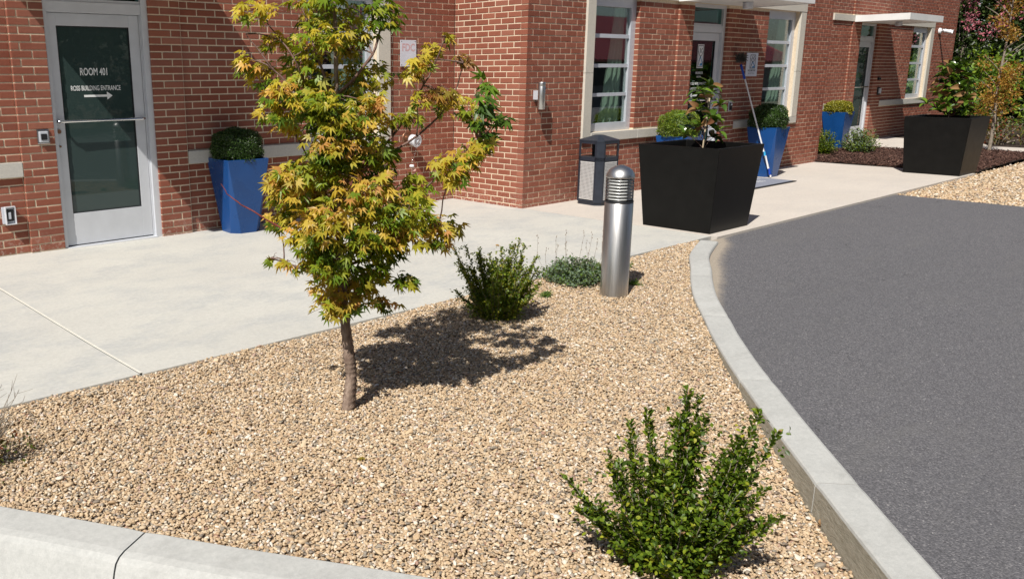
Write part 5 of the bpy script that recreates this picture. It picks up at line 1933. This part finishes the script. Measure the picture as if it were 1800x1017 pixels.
# --- orange autumn tree in the mulch
def leaf_cloud(parent, blobs, mat, lsz, dens, name='crown', tmpl=(OVAL_V, OVAL_F), flat=1.0):
    PP, DD, NN = [], [], []
    for (x, y, z, rx, rz_) in blobs:
        n = int(dens * (rx * rx * rz_) ** (2 / 3) / lsz ** 2)
        d = rng.normal(0, 1, (n, 3))
        d /= np.linalg.norm(d, axis=1, keepdims=True)
        rr = rng.random(n) ** .45
        PP.append(d * rr[:, None] * np.array([rx, rx, rz_]) + np.array([x, y, z]))
        DD.append(d + rng.normal(0, .8, (n, 3)))
        NN.append(d * .6 + rng.normal(0, .6, (n, 3)) + np.array([0, 0, .7]))
    P_2, D_2, N_2 = np.concatenate(PP), np.concatenate(DD), np.concatenate(NN)
    o = scatter_mesh(name, tmpl[0], tmpl[1], P_2, frames(D_2, N_2), rng.uniform(.6, 1.2, len(P_2)) * lsz, mat, parent)
    o['kind'] = 'stuff'
    return o


def rblobs(n, cx, cy, z0, z1, r_, br, rs):
    rd = random.Random(rs)
    out = []
    for i in range(n):
        z = z0 + (z1 - z0) * (i + .5) / n
        a = rd.uniform(0, 2 * pi)
        q = rd.random() ** .5 * r_
        s = br * rd.uniform(.55, 1.15)
        out.append((cx + cos(a) * q, cy + sin(a) * q, z, s, s * .75))
    return out


t = tag(empty('autumn_tree', (19.85, 5.09, .04)), 'slender tree with orange autumn leaves in the mulch behind the far planter', 'tree')
st = MB()
limb([(0, 0, -.1), (.02, .0, .6), (-.02, .02, 1.3), (.03, 0, 2.2), (.02, 0, 3.2)], .040, .012, st, 8, 4)
st.build('trunk', M['grey_twig'], t)
bb = MB()
rd = random.Random(4)
for i in range(16):
    z = .75 + i * .15
    a = rd.uniform(0, 2 * pi)
    limb([(0, 0, z), (cos(a) * .22, sin(a) * .22, z + .2), (cos(a) * .42, sin(a) * .42, z + .34)], .012, .004, bb, 5, 3)
bb.build('branches', M['grey_twig'], t)
ob = rblobs(26, 0, 0, .70, 1.75, .30, .17, 3) + rblobs(12, -.02, .02, 2.15, 2.75, .18, .15, 5) + rblobs(8, .1, 0, 2.7, 3.3, .2, .2, 8)
leaf_cloud(t, ob, M['orange'], .055, 11)


def shrub(name, loc, label, cat, blobs, mat, lsz, dens, trunk_h=0.6, group=None, extra=None):
    t = tag(empty(name, loc), label, cat, group)
    st = MB()
    rd_ = random.Random(int(loc[0] * 10))
    for b in blobs[::max(1, len(blobs) // 9)]:
        limb([(0, 0, -.1), (b[0] * .4, b[1] * .4, b[2] * .5), (b[0], b[1], b[2])], .03, .008, st, 6, 3)
    st.build('trunk', M['grey_twig'], t)
    leaf_cloud(t, blobs, mat, lsz, dens)
    if extra:
        leaf_cloud(t, extra[0], extra[1], extra[2], extra[3], 'blossom')
    return t


shrub('laurel_shrub', (27.75, 7.75, 0), 'broad bright green shrub beyond the brick corner, left of the autumn tree', 'shrub', rblobs(46, 0, 0, .2, 1.9, .95, .5, 21), M['far_green'], .12, 7, group='bright green shrubs beyond the building')
shrub('laurel_shrub', (24.6, 4.65, 0), 'tall bright green shrub at the right edge behind the autumn tree', 'shrub', rblobs(44, 0, 0, .2, 2.5, .95, .50, 22), M['far_green'], .12, 7, group='bright green shrubs beyond the building')
shrub('nandina_shrub', (22.2, 5.55, 0), 'low reddish green shrub behind the autumn tree trunk', 'shrub', rblobs(16, 0, 0, .1, .65, .55, .26, 23), M['low_red'], .065, 6, group='low reddish shrubs along the far walk')
shrub('nandina_shrub', (22.25, 4.55, 0), 'low reddish green shrub at the right edge below the tall green shrub', 'shrub', rblobs(18, 0, 0, .1, .7, .6, .28, 24), M['low_red'], .065, 6, group='low reddish shrubs along the far walk')
shrub('nandina_shrub', (22.3, 3.4, 0), 'low reddish green shrub beyond the right edge of the far walk', 'shrub', rblobs(14, 0, 0, .1, .65, .5, .28, 25), M['low_red'], .065, 6, group='low reddish shrubs along the far walk')
cmb = rblobs(50, 0, 0, .6, 5.0, 1.5, .75, 31)
pk = [(b[0] * 1.05 - .2, b[1] * 1.05 - .25, b[2] + .35, .20, .24) for b in rblobs(50, 0, 0, 2.2, 5.6, 1.7, .3, 33)]
shrub('crape_myrtle', (29.3, 8.5, 0), 'dark crape myrtle with pink blossom beyond the brick corner', 'tree', cmb, M['far_dark'], .13, 6, extra=(pk, M['pink'], .085, 9), group='crape myrtles behind the building')
cmb = rblobs(56, 0, 0, .6, 5.2, 1.7, .8, 41)
pk = [(b[0] * 1.05 - .2, b[1] * 1.05 - .25, b[2] + .35, .18, .22) for b in rblobs(40, 0, 0, 2.0, 5.6, 1.8, .3, 43)]
shrub('crape_myrtle', (31.0, 6.3, 0), 'dark crape myrtle with pink blossom at the right edge of the view', 'tree', cmb, M['far_dark'], .13, 6, extra=(pk, M['pink'], .085, 8), group='crape myrtles behind the building')
hb = []
rd = random.Random(77)
for i in range(230):
    s = rd.random()
    hb.append((-7 + 16 * s + rd.uniform(-.5, .5), 7 - 16 * s + rd.uniform(-.5, .5), rd.uniform(.3, 7.0), 1.3, 1.0))
t = tag(empty('evergreen_hedge', (35, 9, 0)), 'dark evergreen belt closing the view far beyond the building', 'hedge')
leaf_cloud(t, hb, M['far_dark'], .42, 8)
bw = MB()
for i in range(9):
    limb([(-7 + 2 * i, 7 - 2 * i, -.2), (-7 + 2 * i + .2, 7 - 2 * i, 3), (-7 + 2 * i, 7 - 2 * i + .1, 6)], .12, .04, bw, 6, 3)
bw.build('trunks', M['grey_twig'], t)

# --- the place behind the camera, seen only in the glass
t = tag(empty('red_roofed_building', (38, -15, 0)), 'low building with red standing seam metal roof across the road, seen in the glass', 'building')
MB().box(-17, 24, -7, 0, -.3, 2.3).build('wall', M['far_wall'], t)
for i in range(9):
    MB().box(-15 + i * 4, -13.4 + i * 4, .0, .05, .9, 2.0).build('window', M['dark'], t)
MB().add([(-17.6, .5, 2.25), (24.6, .5, 2.25), (24.6, -6, 5.1), (-17.6, -6, 5.1), (24.6, .5, 2.13), (-17.6, .5, 2.13), (24.6, -12, 2.25), (-17.6, -12, 2.25)], [(0, 1, 2, 3), (5, 4, 1, 0), (3, 2, 6, 7), (5, 0, 3), (1, 4, 2)]).build('roof', M['red_roof'], t)
rb = MB()
for i in range(104):
    x = -17.5 + i * .4
    rb.add([(x, .52, 2.27), (x + .09, .52, 2.27), (x + .09, -6, 5.15), (x, -6, 5.15), (x, .52, 2.20), (x + .04, .52, 2.20)], [(0, 1, 2, 3), (4, 5, 1, 0)])
rb.build('roof_seams', M['dark'], t)['kind'] = 'stuff'
tb = tag(empty('street_trees', (2, -15, 0)), 'dark trees across the road behind the camera, seen in the door glass', 'trees')
hb = []
for i in range(170):
    hb.append((rd.uniform(-14, 17), rd.uniform(-1.8, 1.8), rd.uniform(.4, 11), 1.7, 1.4))
leaf_cloud(tb, hb, M['far_dark'], .45, 13)
bw = MB()
for i in range(7):
    limb([(-14.3 + 4.5 * i, -1.5, -.3), (-14.3 + 4.5 * i + .2, -1.5, 3), (-14.3 + 4.5 * i, -1.4, 7)], .2, .06, bw, 6, 3)
bw.build('trunks', M['grey_twig'], tb)
tag(MB().box(-20, 18, -11.3, -11.0, -.3, -.02).build('far_kerb', M['kerb']), kind='structure')

# fallen leaf against the kerb
t = tag(empty('fallen_leaf', (3.225, 1.185, -.10)), 'curled dry brown leaf leaning against the right kerb', 'leaf')
lv, lf_ = [], []
for i in range(9):
    s = i / 8
    w = .020 * sin(pi * min(1, s * .9 + .08)) ** .8
    cz = .015 * sin(s * 3)
    lv += [(-w, s * .12, .02 * (1 - abs(s - .5)) + cz), (0, s * .12 + .004 * sin(s * 9), cz - .006), (w, s * .12, .016 + cz)]
for i in range(8):
    for k in range(2):
        lf_.append((i * 3 + k, i * 3 + k + 1, (i + 1) * 3 + k + 1, (i + 1) * 3 + k))
bl_ = MB().add(lv, lf_, True).build('blade', M['dry_leaf'], t)
bl_.rotation_euler = (.35, -1.0, -2.3)

# a few dropped maple leaves lie on the gravel and the walk
dl_me = bpy.data.meshes.new('fallen_maple_leaf')
dl_me.from_pydata(MAPLE_V, [], MAPLE_F)
dl_me.materials.append(M['leafR'])
for i, (x, y, lab) in enumerate(((2.95, 3.32, 'dropped bronze maple leaf on the gravel in the tree shadow'), (2.12, 2.62, 'dropped bronze maple leaf on the gravel in front of the maple'),
                                 (3.55, 4.75, 'dropped bronze maple leaf on the grey walk behind the maple'), (1.75, 3.35, 'dropped bronze maple leaf on the gravel left of the maple'),
                                 (5.9, 5.3, 'dropped bronze maple leaf on the grey walk near the inner corner'))):
    o = link('fallen_maple_leaf', dl_me)
    z = float(gravel_z(np.array(x), np.array(y))) + .014 if y < 4.2 else .038
    o.location = (x, y, z)
    o.rotation_euler = (.12 * i - .2, .15, 1.3 * i)
    o.scale = (.05, .05, .04)
    tag(o, lab, 'leaf', 'dropped maple leaves')
